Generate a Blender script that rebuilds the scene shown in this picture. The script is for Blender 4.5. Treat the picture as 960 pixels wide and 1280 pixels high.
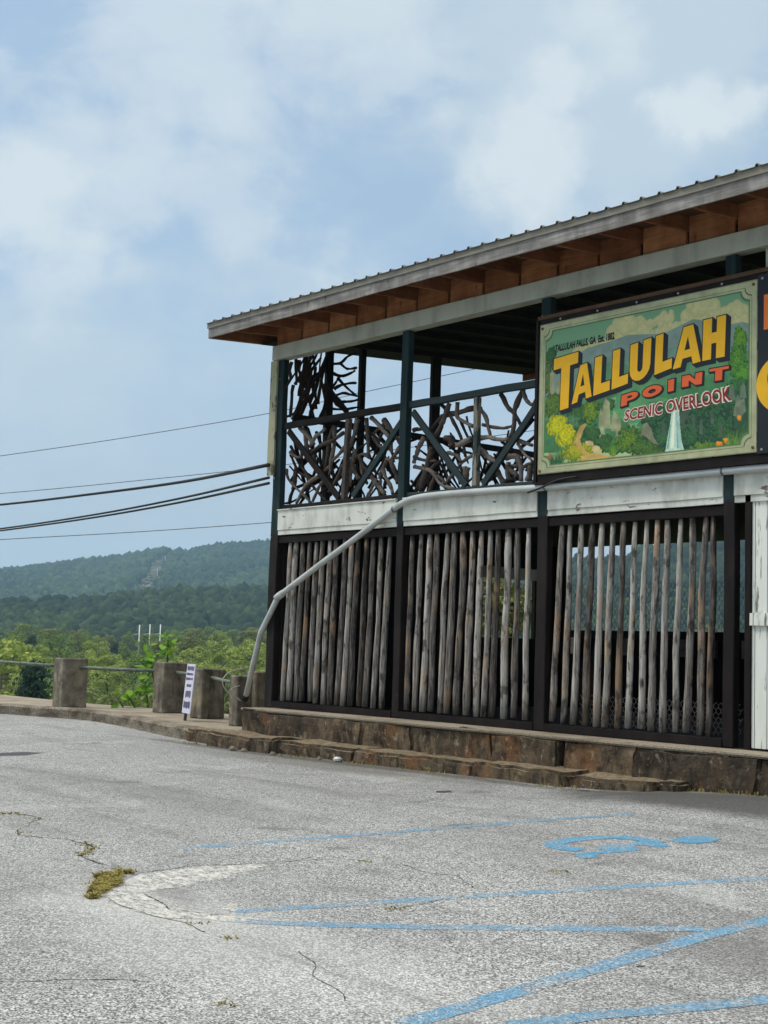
import bpy, bmesh, math, random
import numpy as np
from mathutils import Vector, Matrix, noise

C = bpy.context.scene.collection
sc = bpy.context.scene
for o in list(bpy.data.objects): bpy.data.objects.remove(o)

# ------------------------------------------------------------------ camera
CAM = Vector((16.2620, -11.5190, 0.881))
camd = bpy.data.cameras.new('camera'); camo = bpy.data.objects.new('camera', camd); C.objects.link(camo)
RM = [[0.639478, -0.053598, -0.766939], [0.76823, 0.083283, 0.634734], [0.029853, -0.995083, 0.094433]]
camo.matrix_world = Matrix.Translation(CAM) @ Matrix(((RM[0][0], -RM[0][1], -RM[0][2]), (RM[1][0], -RM[1][1], -RM[1][2]), (RM[2][0], -RM[2][1], -RM[2][2]))).to_4x4()
camd.sensor_width = 36; camd.sensor_fit = 'AUTO'; camd.lens = 49.92
camd.clip_start = .05; camd.clip_end = 20000
sc.camera = camo

# ------------------------------------------------------------------ world: sky with a broken cloud layer
SUN_EL = math.radians(52); SUN_DIR2 = Vector((-.80, -.60)).normalized()
SUN_ROT = math.atan2(SUN_DIR2.x, SUN_DIR2.y)
W = bpy.data.worlds.new('World'); sc.world = W; W.use_nodes = True
nt = W.node_tree; nt.nodes.clear()
def wn(t, **k):
    n = nt.nodes.new(t)
    for a, b in k.items(): setattr(n, a, b)
    return n
def wl(a, b): nt.links.new(a, b)
sky = wn('ShaderNodeTexSky', sky_type='NISHITA', sun_disc=False, sun_elevation=SUN_EL, sun_rotation=SUN_ROT, air_density=1.0, dust_density=1.6, ozone_density=1.6)
tc = wn('ShaderNodeTexCoord')
def wmath(op, a, b=None, clamp=False):
    n = wn('ShaderNodeMath', operation=op, use_clamp=clamp)
    for i, v in enumerate((a, b)):
        if v is None: continue
        if isinstance(v, (int, float)): n.inputs[i].default_value = v
        else: wl(v, n.inputs[i])
    return n.outputs[0]
def wmap(scale, loc=(0, 0, 0)):
    m = wn('ShaderNodeMapping'); m.inputs['Scale'].default_value = scale; m.inputs['Location'].default_value = loc
    wl(tc.outputs['Generated'], m.inputs[0]); return m.outputs[0]
def wnoise(vec, scale, detail, rough, dist=0.):
    n = wn('ShaderNodeTexNoise'); n.inputs['Scale'].default_value = scale; n.inputs['Detail'].default_value = detail
    n.inputs['Roughness'].default_value = rough; n.inputs['Distortion'].default_value = dist
    wl(vec, n.inputs['Vector']); return n.outputs['Fac']
def wramp(v, a, b):
    n = wn('ShaderNodeMapRange', interpolation_type='SMOOTHSTEP'); n.inputs['From Min'].default_value = a; n.inputs['From Max'].default_value = b
    wl(v, n.inputs['Value']); return n.outputs[0]
big = wnoise(wmap((1, 1, 1.7), (3.1, 1.7, .4)), 3.2, 7, .52, .25)
fine = wnoise(wmap((1, 1, 1.7), (.3, 5.7, 2.4)), 12., 9, .6, .3)
thin = wmath('MULTIPLY', wramp(wmath('ADD', wmath('MULTIPLY', big, .66), wmath('MULTIPLY', fine, .36)), .42, .61), .85)
# separate bright puffs, each at its own place in the sky
sepn = wn('ShaderNodeVectorMath', operation='NORMALIZE'); wl(tc.outputs['Generated'], sepn.inputs[0])
wnz = wn('ShaderNodeTexNoise'); wnz.inputs['Scale'].default_value = 9; wnz.inputs['Detail'].default_value = 6; wnz.inputs['Roughness'].default_value = .6; wl(tc.outputs['Generated'], wnz.inputs['Vector'])
wsub = wn('ShaderNodeVectorMath', operation='SUBTRACT'); wl(wnz.outputs['Color'], wsub.inputs[0]); wsub.inputs[1].default_value = (.5, .5, .5)
wsc = wn('ShaderNodeVectorMath', operation='SCALE'); wl(wsub.outputs[0], wsc.inputs[0]); wsc.inputs['Scale'].default_value = .16
warp = wn('ShaderNodeVectorMath', operation='ADD'); wl(sepn.outputs[0], warp.inputs[0]); wl(wsc.outputs[0], warp.inputs[1])
puffs = None
for (dx, dy, dz, rad, amt) in [[-0.648, 0.667, 0.368, 0.05, 0.85], [-0.657, 0.664, 0.357, 0.03, 0.6], [-0.668, 0.667, 0.33, 0.065, 0.9], [-0.686, 0.651, 0.323, 0.04, 0.75], [-0.649, 0.682, 0.337, 0.04, 0.75], [-0.673, 0.673, 0.307, 0.06, 0.45], [-0.582, 0.732, 0.355, 0.04, 0.95], [-0.568, 0.738, 0.364, 0.034, 0.8], [-0.612, 0.675, 0.413, 0.055, 0.65], [-0.716, 0.592, 0.371, 0.06, 0.5], [-0.729, 0.557, 0.398, 0.09, 0.6], [-0.78, 0.476, 0.406, 0.13, 0.65], [-0.874, 0.39, 0.291, 0.1, 0.9], [-0.853, 0.407, 0.326, 0.09, 0.6], [-0.841, 0.45, 0.3, 0.08, 0.6], [-0.803, 0.514, 0.301, 0.06, 0.5], [-0.766, 0.576, 0.284, 0.05, 0.4]]:
    d = wn('ShaderNodeVectorMath', operation='DISTANCE'); wl(warp.outputs[0], d.inputs[0]); d.inputs[1].default_value = (dx, dy, dz)
    v = wmath('SUBTRACT', 1.0, wmath('DIVIDE', d.outputs['Value'], rad), True)
    v = wmath('ADD', wmath('MULTIPLY', v, 1.0), wmath('MULTIPLY', wmath('SUBTRACT', fine, .5), 1.1))
    v = wmath('MULTIPLY', wramp(v, .12, .78), amt)
    puffs = v if puffs is None else wmath('MAXIMUM', puffs, v)
veil = wn('ShaderNodeMixRGB'); veil.inputs[0].default_value = .72; wl(sky.outputs[0], veil.inputs[1]); veil.inputs[2].default_value = (2.3, 3.12, 3.95, 1)
mx1 = wn('ShaderNodeMixRGB'); hz_ = wn('ShaderNodeSeparateXYZ'); wl(tc.outputs['Generated'], hz_.inputs[0]); hm = wn('ShaderNodeMixRGB'); wl(wramp(hz_.outputs[2], .26, .02), hm.inputs[0]); wl(veil.outputs[0], hm.inputs[1]); hm.inputs[2].default_value = (2.95, 3.55, 4.05, 1)
wl(thin, mx1.inputs[0]); wl(hm.outputs[0], mx1.inputs[1]); mx1.inputs[2].default_value = (3.3, 3.95, 4.45, 1)
mx2 = wn('ShaderNodeMixRGB'); wl(puffs, mx2.inputs[0]); wl(mx1.outputs[0], mx2.inputs[1]); mx2.inputs[2].default_value = (4.1, 4.58, 4.85, 1)
bg = wn('ShaderNodeBackground'); bg.inputs['Strength'].default_value = 0.12
out = wn('ShaderNodeOutputWorld'); # an overcast sky is brightest overhead
sp_ = wn('ShaderNodeSeparateXYZ'); wl(sepn.outputs[0], sp_.inputs[0]); up = wn('ShaderNodeMapRange', interpolation_type='SMOOTHSTEP'); wl(sp_.outputs[2], up.inputs['Value'])
for k_, x_ in (('From Min', .46), ('From Max', .95), ('To Min', 0), ('To Max', 1)): up.inputs[k_].default_value = x_
mx3 = wn('ShaderNodeMixRGB'); wl(up.outputs[0], mx3.inputs[0]); wl(mx2.outputs[0], mx3.inputs[1]); mx3.inputs[2].default_value = (10.5, 10.6, 10.2, 1)
wl(mx3.outputs[0], bg.inputs[0]); wl(bg.outputs[0], out.inputs[0])

sund = bpy.data.lights.new('sun', 'SUN'); sund.energy = 1.5; sund.angle = math.radians(14); sund.color = (1, .95, .87)
suno = bpy.data.objects.new('sun', sund); C.objects.link(suno)
sv = Vector((SUN_DIR2.x * math.cos(SUN_EL), SUN_DIR2.y * math.cos(SUN_EL), math.sin(SUN_EL)))
suno.rotation_euler = sv.to_track_quat('Z', 'Y').to_euler(); suno.location = (0, 0, 60)

sc.view_settings.view_transform = 'Standard'; sc.view_settings.look = 'None'; sc.view_settings.gamma = 1
sc.view_settings.exposure = 0.55
sc.view_settings.use_curve_mapping = False
sc.cycles.max_bounces = 6; sc.cycles.diffuse_bounces = 3; sc.cycles.glossy_bounces = 2; sc.cycles.transmission_bounces = 4
sc.cycles.transparent_max_bounces = 8; sc.cycles.volume_bounces = 0
sc.cycles.use_denoising = True
# ------------------------------------------------------------------ helpers
def srgb(r, g, b):
    f = lambda v: (v / 255 / 12.92) if v / 255 <= .04045 else ((v / 255 + .055) / 1.055) ** 2.4
    return (f(r), f(g), f(b), 1)
class Mat:
    """small node-graph writer"""
    def __init__(s, name, rough=.8, spec=.25):
        s.m = bpy.data.materials.new(name); s.m.use_nodes = True; s.t = s.m.node_tree
        s.b = s.t.nodes['Principled BSDF']; s.b.inputs['Roughness'].default_value = rough
        s.b.inputs['Specular IOR Level'].default_value = spec
        s.tc = s.t.nodes.new('ShaderNodeTexCoord')
    def n(s, t, **k):
        n = s.t.nodes.new(t)
        for a, b in k.items(): setattr(n, a, b)
        return n
    def l(s, a, b): s.t.links.new(a, b)
    def co(s, scale=(1, 1, 1), src='Object', loc=None):
        m = s.n('ShaderNodeMapping'); m.inputs['Scale'].default_value = scale
        s.l(s.tc.outputs[src], m.inputs[0])
        if loc is not None: s.l(loc, m.inputs['Location'])
        return m.outputs[0]
    def rnd(s): return s.n('ShaderNodeObjectInfo').outputs['Random']
    def noise(s, vec, scale, detail=4, rough=.55, dist=0., col=False):
        n = s.n('ShaderNodeTexNoise'); n.inputs['Scale'].default_value = scale; n.inputs['Detail'].default_value = detail
        n.inputs['Roughness'].default_value = rough; n.inputs['Distortion'].default_value = dist; s.l(vec, n.inputs['Vector'])
        return n.outputs['Color' if col else 'Fac']
    def voro(s, vec, scale, feature='F1', outp='Distance'):
        n = s.n('ShaderNodeTexVoronoi', feature=feature); n.inputs['Scale'].default_value = scale; s.l(vec, n.inputs['Vector'])
        return n.outputs[outp]
    def rng(s, v, a, b, c=0., d=1.):
        n = s.n('ShaderNodeMapRange', interpolation_type='SMOOTHSTEP'); s.l(v, n.inputs['Value'])
        for k, x in (('From Min', a), ('From Max', b), ('To Min', c), ('To Max', d)): n.inputs[k].default_value = x
        return n.outputs[0]
    def math(s, op, a, b=None, clamp=False):
        n = s.n('ShaderNodeMath', operation=op, use_clamp=clamp)
        for i, v in enumerate((a, b)):
            if v is None: continue
            if isinstance(v, (int, float)): n.inputs[i].default_value = v
            else: s.l(v, n.inputs[i])
        return n.outputs[0]
    def ramp(s, v, stops):
        n = s.n('ShaderNodeValToRGB'); e = n.color_ramp.elements
        while len(e) < len(stops): e.new(.5)
        for el, (p, c) in zip(e, stops): el.position = p; el.color = c
        s.l(v, n.inputs[0]); return n.outputs[0]
    def mix(s, f, a, b, mode='MIX'):
        n = s.n('ShaderNodeMixRGB', blend_type=mode)
        for i, v in enumerate((f, a, b)):
            if isinstance(v, (int, float)): n.inputs[i].default_value = v
            elif isinstance(v, tuple): n.inputs[i].default_value = v
            else: s.l(v, n.inputs[i])
        return n.outputs[0]
    def xyz(s, src='Object'):
        n = s.n('ShaderNodeSeparateXYZ'); s.l(s.tc.outputs[src], n.inputs[0]); return n.outputs
    def base(s, c):
        if isinstance(c, tuple): s.b.inputs['Base Color'].default_value = c
        else: s.l(c, s.b.inputs['Base Color'])
    def bump(s, h, strength=.4, dist=.01):
        n = s.n('ShaderNodeBump'); n.inputs['Strength'].default_value = strength; n.inputs['Distance'].default_value = dist
        s.l(h, n.inputs['Height']); s.l(n.outputs[0], s.b.inputs['Normal'])
def g(v): return (v, v, v, 1)

class MB:
    def __init__(s): s.v = []; s.f = []; s.sm = False
    def add(s, vs, fs):
        b = len(s.v); s.v += [tuple(v) for v in vs]; s.f += [tuple(i + b for i in f) for f in fs]; return s
    def hexa(s, p):  # 8 corners: bottom ring 0-3, top ring 4-7
        return s.add(p, [(3, 2, 1, 0), (4, 5, 6, 7), (0, 1, 5, 4), (1, 2, 6, 5), (2, 3, 7, 6), (3, 0, 4, 7)])
    def box(s, x0, x1, y0, y1, z0, z1):
        return s.hexa([(x0, y0, z0), (x1, y0, z0), (x1, y1, z0), (x0, y1, z0), (x0, y0, z1), (x1, y0, z1), (x1, y1, z1), (x0, y1, z1)])
    def bar(s, a, b, w, d, up=(0, 1, 0)):
        """rectangular bar from a to b, w across, d along `up`"""
        a = Vector(a); b = Vector(b); t = (b - a).normalized(); u = Vector(up); sd = t.cross(u).normalized(); u = sd.cross(t).normalized()
        ring = lambda p: [p - sd * w / 2 - u * d / 2, p + sd * w / 2 - u * d / 2, p + sd * w / 2 + u * d / 2, p - sd * w / 2 + u * d / 2]
        return s.hexa(ring(a) + ring(b))
    def tube(s, pts, r, seg=8, cap=True, jit=0., rs=None):
        pts = [Vector(p) for p in pts]; n = len(pts); rs = rs or [r] * n; vs = []; fs = []
        ref = None
        for i, p in enumerate(pts):
            t = (pts[min(i + 1, n - 1)] - pts[max(i - 1, 0)]).normalized()
            if ref is None: ref = Vector((0, 0, 1)) if abs(t.z) < .9 else Vector((1, 0, 0))
            sd = t.cross(ref).normalized(); u = sd.cross(t).normalized(); ref = u
            for k in range(seg):
                a = 2 * math.pi * k / seg; rr = rs[i] * (1 + jit * (random.random() - .5) * 2)
                vs.append(p + (sd * math.cos(a) + u * math.sin(a)) * rr)
        for i in range(n - 1):
            for k in range(seg):
                k2 = (k + 1) % seg; fs.append((i * seg + k, i * seg + k2, (i + 1) * seg + k2, (i + 1) * seg + k))
        if cap: fs.append(tuple(range(seg - 1, -1, -1))); fs.append(tuple((n - 1) * seg + k for k in range(seg)))
        return s.add(vs, fs)
    def prism(s, poly, axis, a, b):
        """polygon (2-D) extruded from a to b along axis x / y / z"""
        n = len(poly); P = {'x': lambda p, t: (t, p[0], p[1]), 'y': lambda p, t: (p[0], t, p[1]), 'z': lambda p, t: (p[0], p[1], t)}[axis]
        vs = [P(p, a) for p in poly] + [P(p, b) for p in poly]
        fs = [tuple(range(n))[::-1], tuple(range(n, 2 * n))] + [(i, (i + 1) % n, n + (i + 1) % n, n + i) for i in range(n)]
        return s.add(vs, fs)
    def build(s, name, mat, parent=None, smooth=False, bevel=0., wear=0.):
        me = bpy.data.meshes.new(name); off = Vector((0, 0, 0)); p = parent
        while p is not None: off += p.location; p = p.parent
        me.from_pydata([(v[0] - off.x, v[1] - off.y, v[2] - off.z) for v in s.v], [], s.f)
        bm = bmesh.new(); bm.from_mesh(me); bmesh.ops.recalc_face_normals(bm, faces=bm.faces)
        if bevel: bmesh.ops.bevel(bm, geom=[e for e in bm.edges], offset=bevel, segments=1, affect='EDGES', clamp_overlap=True)
        if wear:
            bmesh.ops.subdivide_edges(bm, edges=[e for e in bm.edges if e.calc_length() > .5], cuts=7, use_grid_fill=True)
            for v in bm.verts: v.co += noise.noise_vector(v.co * 2.3) * wear
        bm.to_mesh(me); bm.free()
        for q in me.polygons: q.use_smooth = smooth
        me.materials.append(mat)
        o = bpy.data.objects.new(name, me); C.objects.link(o)
        if parent is not None: o.parent = parent
        return o
def tag(o, label=None, cat=None, group=None, kind=None):
    if label: o['label'] = label
    if cat: o['category'] = cat
    if group: o['group'] = group
    if kind: o['kind'] = kind
    return o
def thing(name, loc, label, cat, group=None):
    o = bpy.data.objects.new(name, None); o.location = loc; o.empty_display_size = .2; C.objects.link(o)
    return tag(o, label, cat, group)
def raw(name, V, F, mat, parent=None, kind=None, col=None, loc=None, smooth=False):
    """numpy arrays (n,3), (m,k) -> mesh object"""
    me = bpy.data.meshes.new(name); V = np.asarray(V, np.float32); F = np.asarray(F, np.int32); k = F.shape[1]
    me.vertices.add(len(V)); me.vertices.foreach_set('co', V.ravel()); me.loops.add(F.size); me.loops.foreach_set('vertex_index', F.ravel())
    me.polygons.add(len(F)); me.polygons.foreach_set('loop_start', np.arange(0, F.size, k, dtype=np.int32))
    me.update(calc_edges=True)
    if smooth: me.polygons.foreach_set('use_smooth', np.ones(len(F), bool))
    if col is not None:
        a = me.color_attributes.new('tone', 'FLOAT_COLOR', 'POINT'); a.data.foreach_set('color', np.asarray(col, np.float32).ravel())
    me.materials.append(mat)
    o = bpy.data.objects.new(name, me); C.objects.link(o)
    if parent is not None: o.parent = parent
    if loc is not None: o.location = loc
    if kind: o['kind'] = kind
    return o
def copy_tree(o, parent=None):
    c = o.copy(); C.objects.link(c)
    if parent is not None: c.parent = parent
    for ch in list(o.children): copy_tree(ch, c)
    return c
def S(v, k): t = min(1, max(0, v / k)); return t * t * (3 - 2 * t)
def gz(x, y): return -.5 + (.04 * S(x, 6.) + .10 * S(x - 6.2, 2.4)) * math.exp(-(min(0, y + .6) / 4.5) ** 2) - .012 * max(0, -y - 1)

# ------------------------------------------------------------------ materials
def wood(name, cols, grain=(28, 28, 2.2), rnd=.0, rough=.85, bump=.5, knots=True, spec=.15, axis_blend=None, streak=.5, speck=0.):
    m = Mat(name, rough, spec)
    off = m.n('ShaderNodeCombineXYZ'); r = m.rnd()
    for i in range(3): m.l(m.math('MULTIPLY', r, 37.3 + i * 11), off.inputs[i])
    v = m.co(grain, loc=off.outputs[0]); n1 = m.noise(v, 1., 6, .65, .6); n2 = m.noise(m.co((3, 3, 1.1), loc=off.outputs[0]), 1.6, 4, .6, .3)
    f = m.math('ADD', m.math('MULTIPLY', n1, streak), m.math('MULTIPLY', n2, 1 - streak))
    if rnd: f = m.math('ADD', f, m.math('MULTIPLY', m.math('SUBTRACT', r, .5), rnd))
    k = len(cols); c = m.ramp(f, [(.26 + .48 * i / max(1, k - 1), q) for i, q in enumerate(cols)])
    if knots:
        kn = m.voro(m.co((5, 5, 1.9), loc=off.outputs[0]), 1.3); c = m.mix(m.rng(kn, .05, .16, .75, 0.), c, cols[0])
    m.base(c); m.bump(n1, bump, .004); return m
def speckle(m, vec): return m.noise(vec, 90, 2, .5)

# weathered grey pole wood, warm where the bark has worn to fresher wood
pm = Mat('weathered_pole', .85, .12)
r = pm.rnd(); off = pm.n('ShaderNodeCombineXYZ')
for i in range(3): pm.l(pm.math('MULTIPLY', r, 37.3 + i * 11), off.inputs[i])
gr = pm.noise(pm.co((42, 42, 3.2), loc=off.outputs[0]), 1, 6, .68, .5); bl = pm.noise(pm.co((2, 2, 1.2), loc=off.outputs[0]), 1.7, 3, .5)
c = pm.ramp(pm.math('ADD', pm.math('MULTIPLY', gr, .74), pm.math('MULTIPLY', r, .26)), [(.32, srgb(50, 45, 42)), (.48, srgb(118, 111, 105)), (.66, srgb(190, 183, 174))])
c = pm.mix(pm.rng(bl, .52, .72, 0, .55), c, srgb(176, 140, 106), 'MIX')
c = pm.mix(pm.rng(pm.noise(pm.co((9, 9, 4), loc=off.outputs[0]), 1, 5, .65), .52, .64, 0, .8), c, srgb(56, 50, 46))
c = pm.mix(pm.rng(pm.voro(pm.co((5, 5, 1.6), loc=off.outputs[0]), 1.4), .04, .14, .8, 0), c, srgb(52, 46, 42))
c = pm.mix(pm.rng(pm.xyz()[2], .0, .55, .35, 0), c, srgb(84, 82, 78))
pm.base(c); pm.bump(gr, .6, .004); M_pole = pm.m
M_branch = wood('twisted_branch', [srgb(44, 38, 35), srgb(90, 80, 73), srgb(134, 124, 115)], (30, 30, 30), .35, bump=.8).m
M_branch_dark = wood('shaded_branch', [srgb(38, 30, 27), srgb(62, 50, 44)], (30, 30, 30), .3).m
M_fascia = wood('grey_weathered_board', [srgb(66, 62, 60), srgb(130, 126, 122), srgb(184, 180, 174)], (2.2, 20, 30), bump=.5).m
M_rafter = wood('raw_pine_rafter', [srgb(84, 50, 32), srgb(122, 78, 50), srgb(154, 106, 72)], (24, 2, 24), .2).m
M_block = wood('raw_pine_board', [srgb(92, 56, 36), srgb(138, 90, 58), srgb(176, 124, 84)], (2.2, 20, 24), .25).m
M_shade_rafter = wood('shaded_rafter_wood', [srgb(26, 22, 21), srgb(48, 42, 40)], (20, 2, 20)).m  # rafter wood with the shade under the roof put into its colour
M_topstrip = wood('worn_brown_strip', [srgb(64, 48, 38), srgb(104, 82, 64)], (2.2, 20, 24)).m
M_deck = wood('roof_deck_board', [srgb(64, 44, 32), srgb(104, 72, 50)], (20, 2, 20)).m
def paint(name, col, under, chips=.62, scale=7., rough=.6, streak=(1, 1, 1), dirt=.25, dcol=srgb(60, 54, 46)):
    m = Mat(name, rough, .3); n = m.noise(m.co((scale * streak[0], scale * streak[1], scale * streak[2])), 1, 8, .62, .2)
    d = m.noise(m.co((3, 3, 1.2)), 1.5, 5, .6); c = m.mix(m.rng(d, .4, .75, 0, dirt), col, dcol)
    c = m.mix(m.rng(n, chips, chips + .03), c, under); m.base(c)
    h = m.math('SUBTRACT', 1., m.rng(n, chips, chips + .03)); m.bump(h, .5, .003); return m
M_white = paint('white_board_paint', srgb(216, 216, 206), srgb(110, 100, 88), .63, 9, streak=(.5, 1, 1.3), dirt=.5, dcol=srgb(108, 100, 88)).m
M_greybeam = paint('pale_grey_beam_paint', srgb(176, 178, 164), srgb(110, 104, 92), .69, 6, streak=(.4, 1, 1), dirt=.35).m
M_dark = paint('dark_brown_paint', srgb(29, 23, 22), srgb(58, 50, 45), .70, 8, .6).m; M_dark.node_tree.nodes['Principled BSDF'].inputs['Specular IOR Level'].default_value = .12
M_green = paint('dark_green_paint', srgb(28, 45, 46), srgb(72, 70, 62), .69, 9, .5).m
M_worn = paint('worn_dark_green_post', srgb(40, 56, 54), srgb(132, 124, 110), .50, 9, streak=(1, 1, .3)).m
M_trim = paint('mossy_pale_trim', srgb(164, 162, 132), srgb(96, 88, 66), .56, 9, streak=(1, 1, .4)).m
# posts: teal above the deck line, dark brown with flaked spots below
m = Mat('two_tone_post', .6, .15); z = m.xyz()[2]; edge = m.noise(m.co((6, 6, 6)), 1, 3)
c = m.mix(m.rng(m.math('ADD', z, m.math('MULTIPLY', edge, .12)), 2.46, 2.5), m.mix(m.rng(m.noise(m.co((4, 4, 1.4)), 1.4, 4), .4, .7), srgb(29, 23, 22), srgb(42, 34, 32)), m.mix(m.rng(m.noise(m.co((5, 5, 1)), 1.6, 5), .4, .7), srgb(27, 44, 46), srgb(40, 58, 58)))
fl = m.noise(m.co((13, 13, 8)), 1, 3, .6); c = m.mix(m.rng(fl, .735, .75), c, srgb(196, 190, 178)); m.base(c)
m.bump(m.noise(m.co((25, 25, 4)), 1, 4), .3, .004); M_post = m.m
m = Mat('board_wall_paint', .6, .25); px = m.xyz()
gx = m.math('FRACT', m.math('MULTIPLY', px[0], 1 / .14)); groove = m.math('LESS_THAN', gx, .05)
c = m.mix(m.rng(m.noise(m.co((22, 5, 2.5)), 1, 6, .65), .57, .66), m.mix(m.rng(m.noise(m.co((4, 4, 1)), 1.2), .4, .75, 0, .3), srgb(226, 228, 218), srgb(150, 146, 132)), srgb(120, 112, 100)); c = m.mix(groove, c, srgb(60, 56, 50)); m.base(c); M_boardwall = m.m
M_inner = wood('dark_interior_board_and_shade', [srgb(18, 15, 14), srgb(34, 28, 25)], (20, 20, 2)).m
M_greywall = wood('grey_siding', [srgb(70, 66, 62), srgb(112, 108, 102)], (20, 20, 2)).m
m = Mat('roof_metal', .45, .5); m.base(m.mix(m.rng(m.noise(m.co((2, 1, 1)), 3, 5), .4, .7), srgb(132, 128, 118), srgb(104, 98, 88))); m.b.inputs['Metallic'].default_value = .5; M_metal = m.m
m = Mat('drip_edge', .5, .4); m.base(m.mix(m.rng(m.noise(m.co((1.5, 4, 9)), 2, 5), .4, .7), srgb(138, 132, 118), srgb(112, 106, 94))); M_drip = m.m
# concrete pillars
m = Mat('old_concrete', .92, .15); v = m.co((1, 1, 1)); n = m.noise(v, 5, 8, .65); st = m.noise(m.co((7, 7, 1.2)), 1, 5, .6)
c = m.ramp(n, [(.3, srgb(82, 76, 66)), (.5, srgb(116, 108, 95)), (.7, srgb(152, 144, 128))])
c = m.mix(m.rng(st, .45, .68, 0, .75), c, srgb(54, 48, 42)); c = m.mix(m.rng(m.noise(v, 2.2, 3), .55, .7, 0, .4), c, srgb(150, 134, 102)); m.base(c); m.bump(m.noise(v, 38, 6, .7), .7, .012); M_conc = m.m
# plinth / step stones
m = Mat('stained_stone', .9, .15); r = m.rnd(); off = m.n('ShaderNodeCombineXYZ')
v = m.co((1, 1, 1), loc=off.outputs[0]); n = m.noise(m.co((1.6, 1.6, .8)), 3.4, 9, .72, .6)
c = m.ramp(m.math('ADD', m.math('MULTIPLY', n, .86), m.math('MULTIPLY', r, .16)), [(.32, srgb(44, 39, 34)), (.48, srgb(78, 67, 55)), (.62, srgb(116, 99, 78)), (.76, srgb(150, 138, 116))])
c = m.mix(m.rng(m.noise(m.co((1.2, 1.2, .6)), 1.5, 5, .6), .54, .66, 0, .6), c, srgb(122, 82, 50)); c = m.mix(m.rng(m.noise(m.co((6, 6, 4)), 1, 7, .7), .50, .64, 0, .8), c, srgb(40, 35, 31)); c = m.mix(m.rng(m.noise(m.co((11, 11, 6)), 1.3, 7, .72), .58, .68, 0, .6), c, srgb(172, 158, 132))
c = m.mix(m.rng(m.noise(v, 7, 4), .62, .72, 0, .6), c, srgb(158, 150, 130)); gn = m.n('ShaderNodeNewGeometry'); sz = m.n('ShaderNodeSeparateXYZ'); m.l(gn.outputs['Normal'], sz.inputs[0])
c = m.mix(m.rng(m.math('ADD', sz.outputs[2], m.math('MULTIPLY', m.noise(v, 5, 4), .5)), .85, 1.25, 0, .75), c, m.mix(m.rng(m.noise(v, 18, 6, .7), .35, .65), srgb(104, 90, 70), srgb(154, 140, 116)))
c = m.mix(m.rng(m.noise(m.co((4, 4, 3), loc=off.outputs[0]), 1.3, 6, .65), .56, .7, 0, .6), c, srgb(92, 92, 78))
m.base(c); m.bump(m.noise(v, 22, 8, .7), .9, .02); M_stone = m.m
m = Mat('gritty_cement', .93, .15); v = m.co(); n = m.noise(v, 60, 4, .7); n2 = m.noise(v, 1.8, 5, .6)
c = m.mix(m.rng(n, .35, .65), srgb(116, 106, 92), srgb(176, 164, 146)); c = m.mix(m.rng(n2, .4, .7, 0, .5), c, srgb(92, 82, 68)); m.base(c); m.bump(n, .6, .008); M_cement = m.m
m = Mat('kerb_concrete', .93, .15); v = m.co(); n = m.noise(v, 46, 4, .7); n2 = m.noise(m.co((1, 1, 2)), 2.4, 6, .65)
c = m.mix(m.rng(n, .35, .65), srgb(98, 90, 78), srgb(156, 146, 130)); c = m.mix(m.rng(n2, .42, .66, 0, .8), c, srgb(70, 58, 46)); m.base(c); m.bump(n, .6, .01); M_kerb = m.m
# asphalt with exposed pale aggregate
def asphalt_nodes(m):
    v = m.co()
    a = m.noise(v, 150, 3, .85); b = m.voro(v, 120, outp='Color')
    sep = m.n('ShaderNodeSeparateColor'); m.l(b, sep.inputs[0])
    spk = m.math('ADD', m.math('MULTIPLY', a, .62), m.math('MULTIPLY', sep.outputs[0], .38))
    c = m.ramp(spk, [(.30, srgb(46, 46, 46)), (.43, srgb(116, 116, 115)), (.57, srgb(162, 162, 160)), (.72, srgb(220, 219, 214))])
    big = m.noise(v, .42, 6, .6, .5); c = m.mix(m.rng(big, .38, .66, 0, .30), c, srgb(112, 110, 110))
    med = m.noise(m.co((1, 1, 1)), 2.6, 6, .65); c = m.mix(m.rng(med, .5, .74, 0, .28), c, srgb(96, 94, 94))
    pal = m.noise(v, .9, 4, .55, .8); c = m.mix(m.rng(pal, .56, .72, 0, .2), c, srgb(200, 199, 196))
    return c, spk, v
m = Mat('worn_asphalt', .92, .2); c, spk, v = asphalt_nodes(m)
xy = m.xyz()
def blob(cx, cy, rx, ry, s=.7):
    d = m.math('SQRT', m.math('ADD', m.math('POWER', m.math('DIVIDE', m.math('SUBTRACT', xy[0], cx), rx), 2.), m.math('POWER', m.math('DIVIDE', m.math('SUBTRACT', xy[1], cy), ry), 2.)))
    return m.rng(m.math('ADD', d, m.math('MULTIPLY', m.noise(v, 1.7, 5, .6), .9)), .9, 1.6, s, 0)
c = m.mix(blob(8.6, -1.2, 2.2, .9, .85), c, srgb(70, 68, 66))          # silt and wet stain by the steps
c = m.mix(blob(3.2, -1.5, 3.2, .5, .5), c, srgb(98, 94, 86)); c = m.mix(blob(2.8, -1.12, 5.2, .22, .7), c, srgb(72, 66, 56))  # contact shadow and grit along the step foot, painted into the asphalt
c = m.mix(blob(10.6, -7.6, 1.9, .75, .2), c, srgb(214, 212, 206)); c = m.mix(blob(9.2, -7.4, 1.0, .5, .16), c, srgb(210, 208, 202)); c = m.mix(blob(12.2, -5.6, 1.6, .7, .34), c, srgb(86, 82, 80)); c = m.mix(blob(4.5, -4.6, 3.5, .5, .3), c, srgb(92, 92, 92)); c = m.mix(blob(2.5, -6.5, 2.5, .6, .26), c, srgb(96, 96, 96))
tr = m.noise(m.co((.22, 1.7, 1)), 1.6, 6, .65, .4); c = m.mix(m.rng(tr, .52, .68, 0, .36), c, srgb(92, 90, 89))      # old wear lanes
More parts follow.
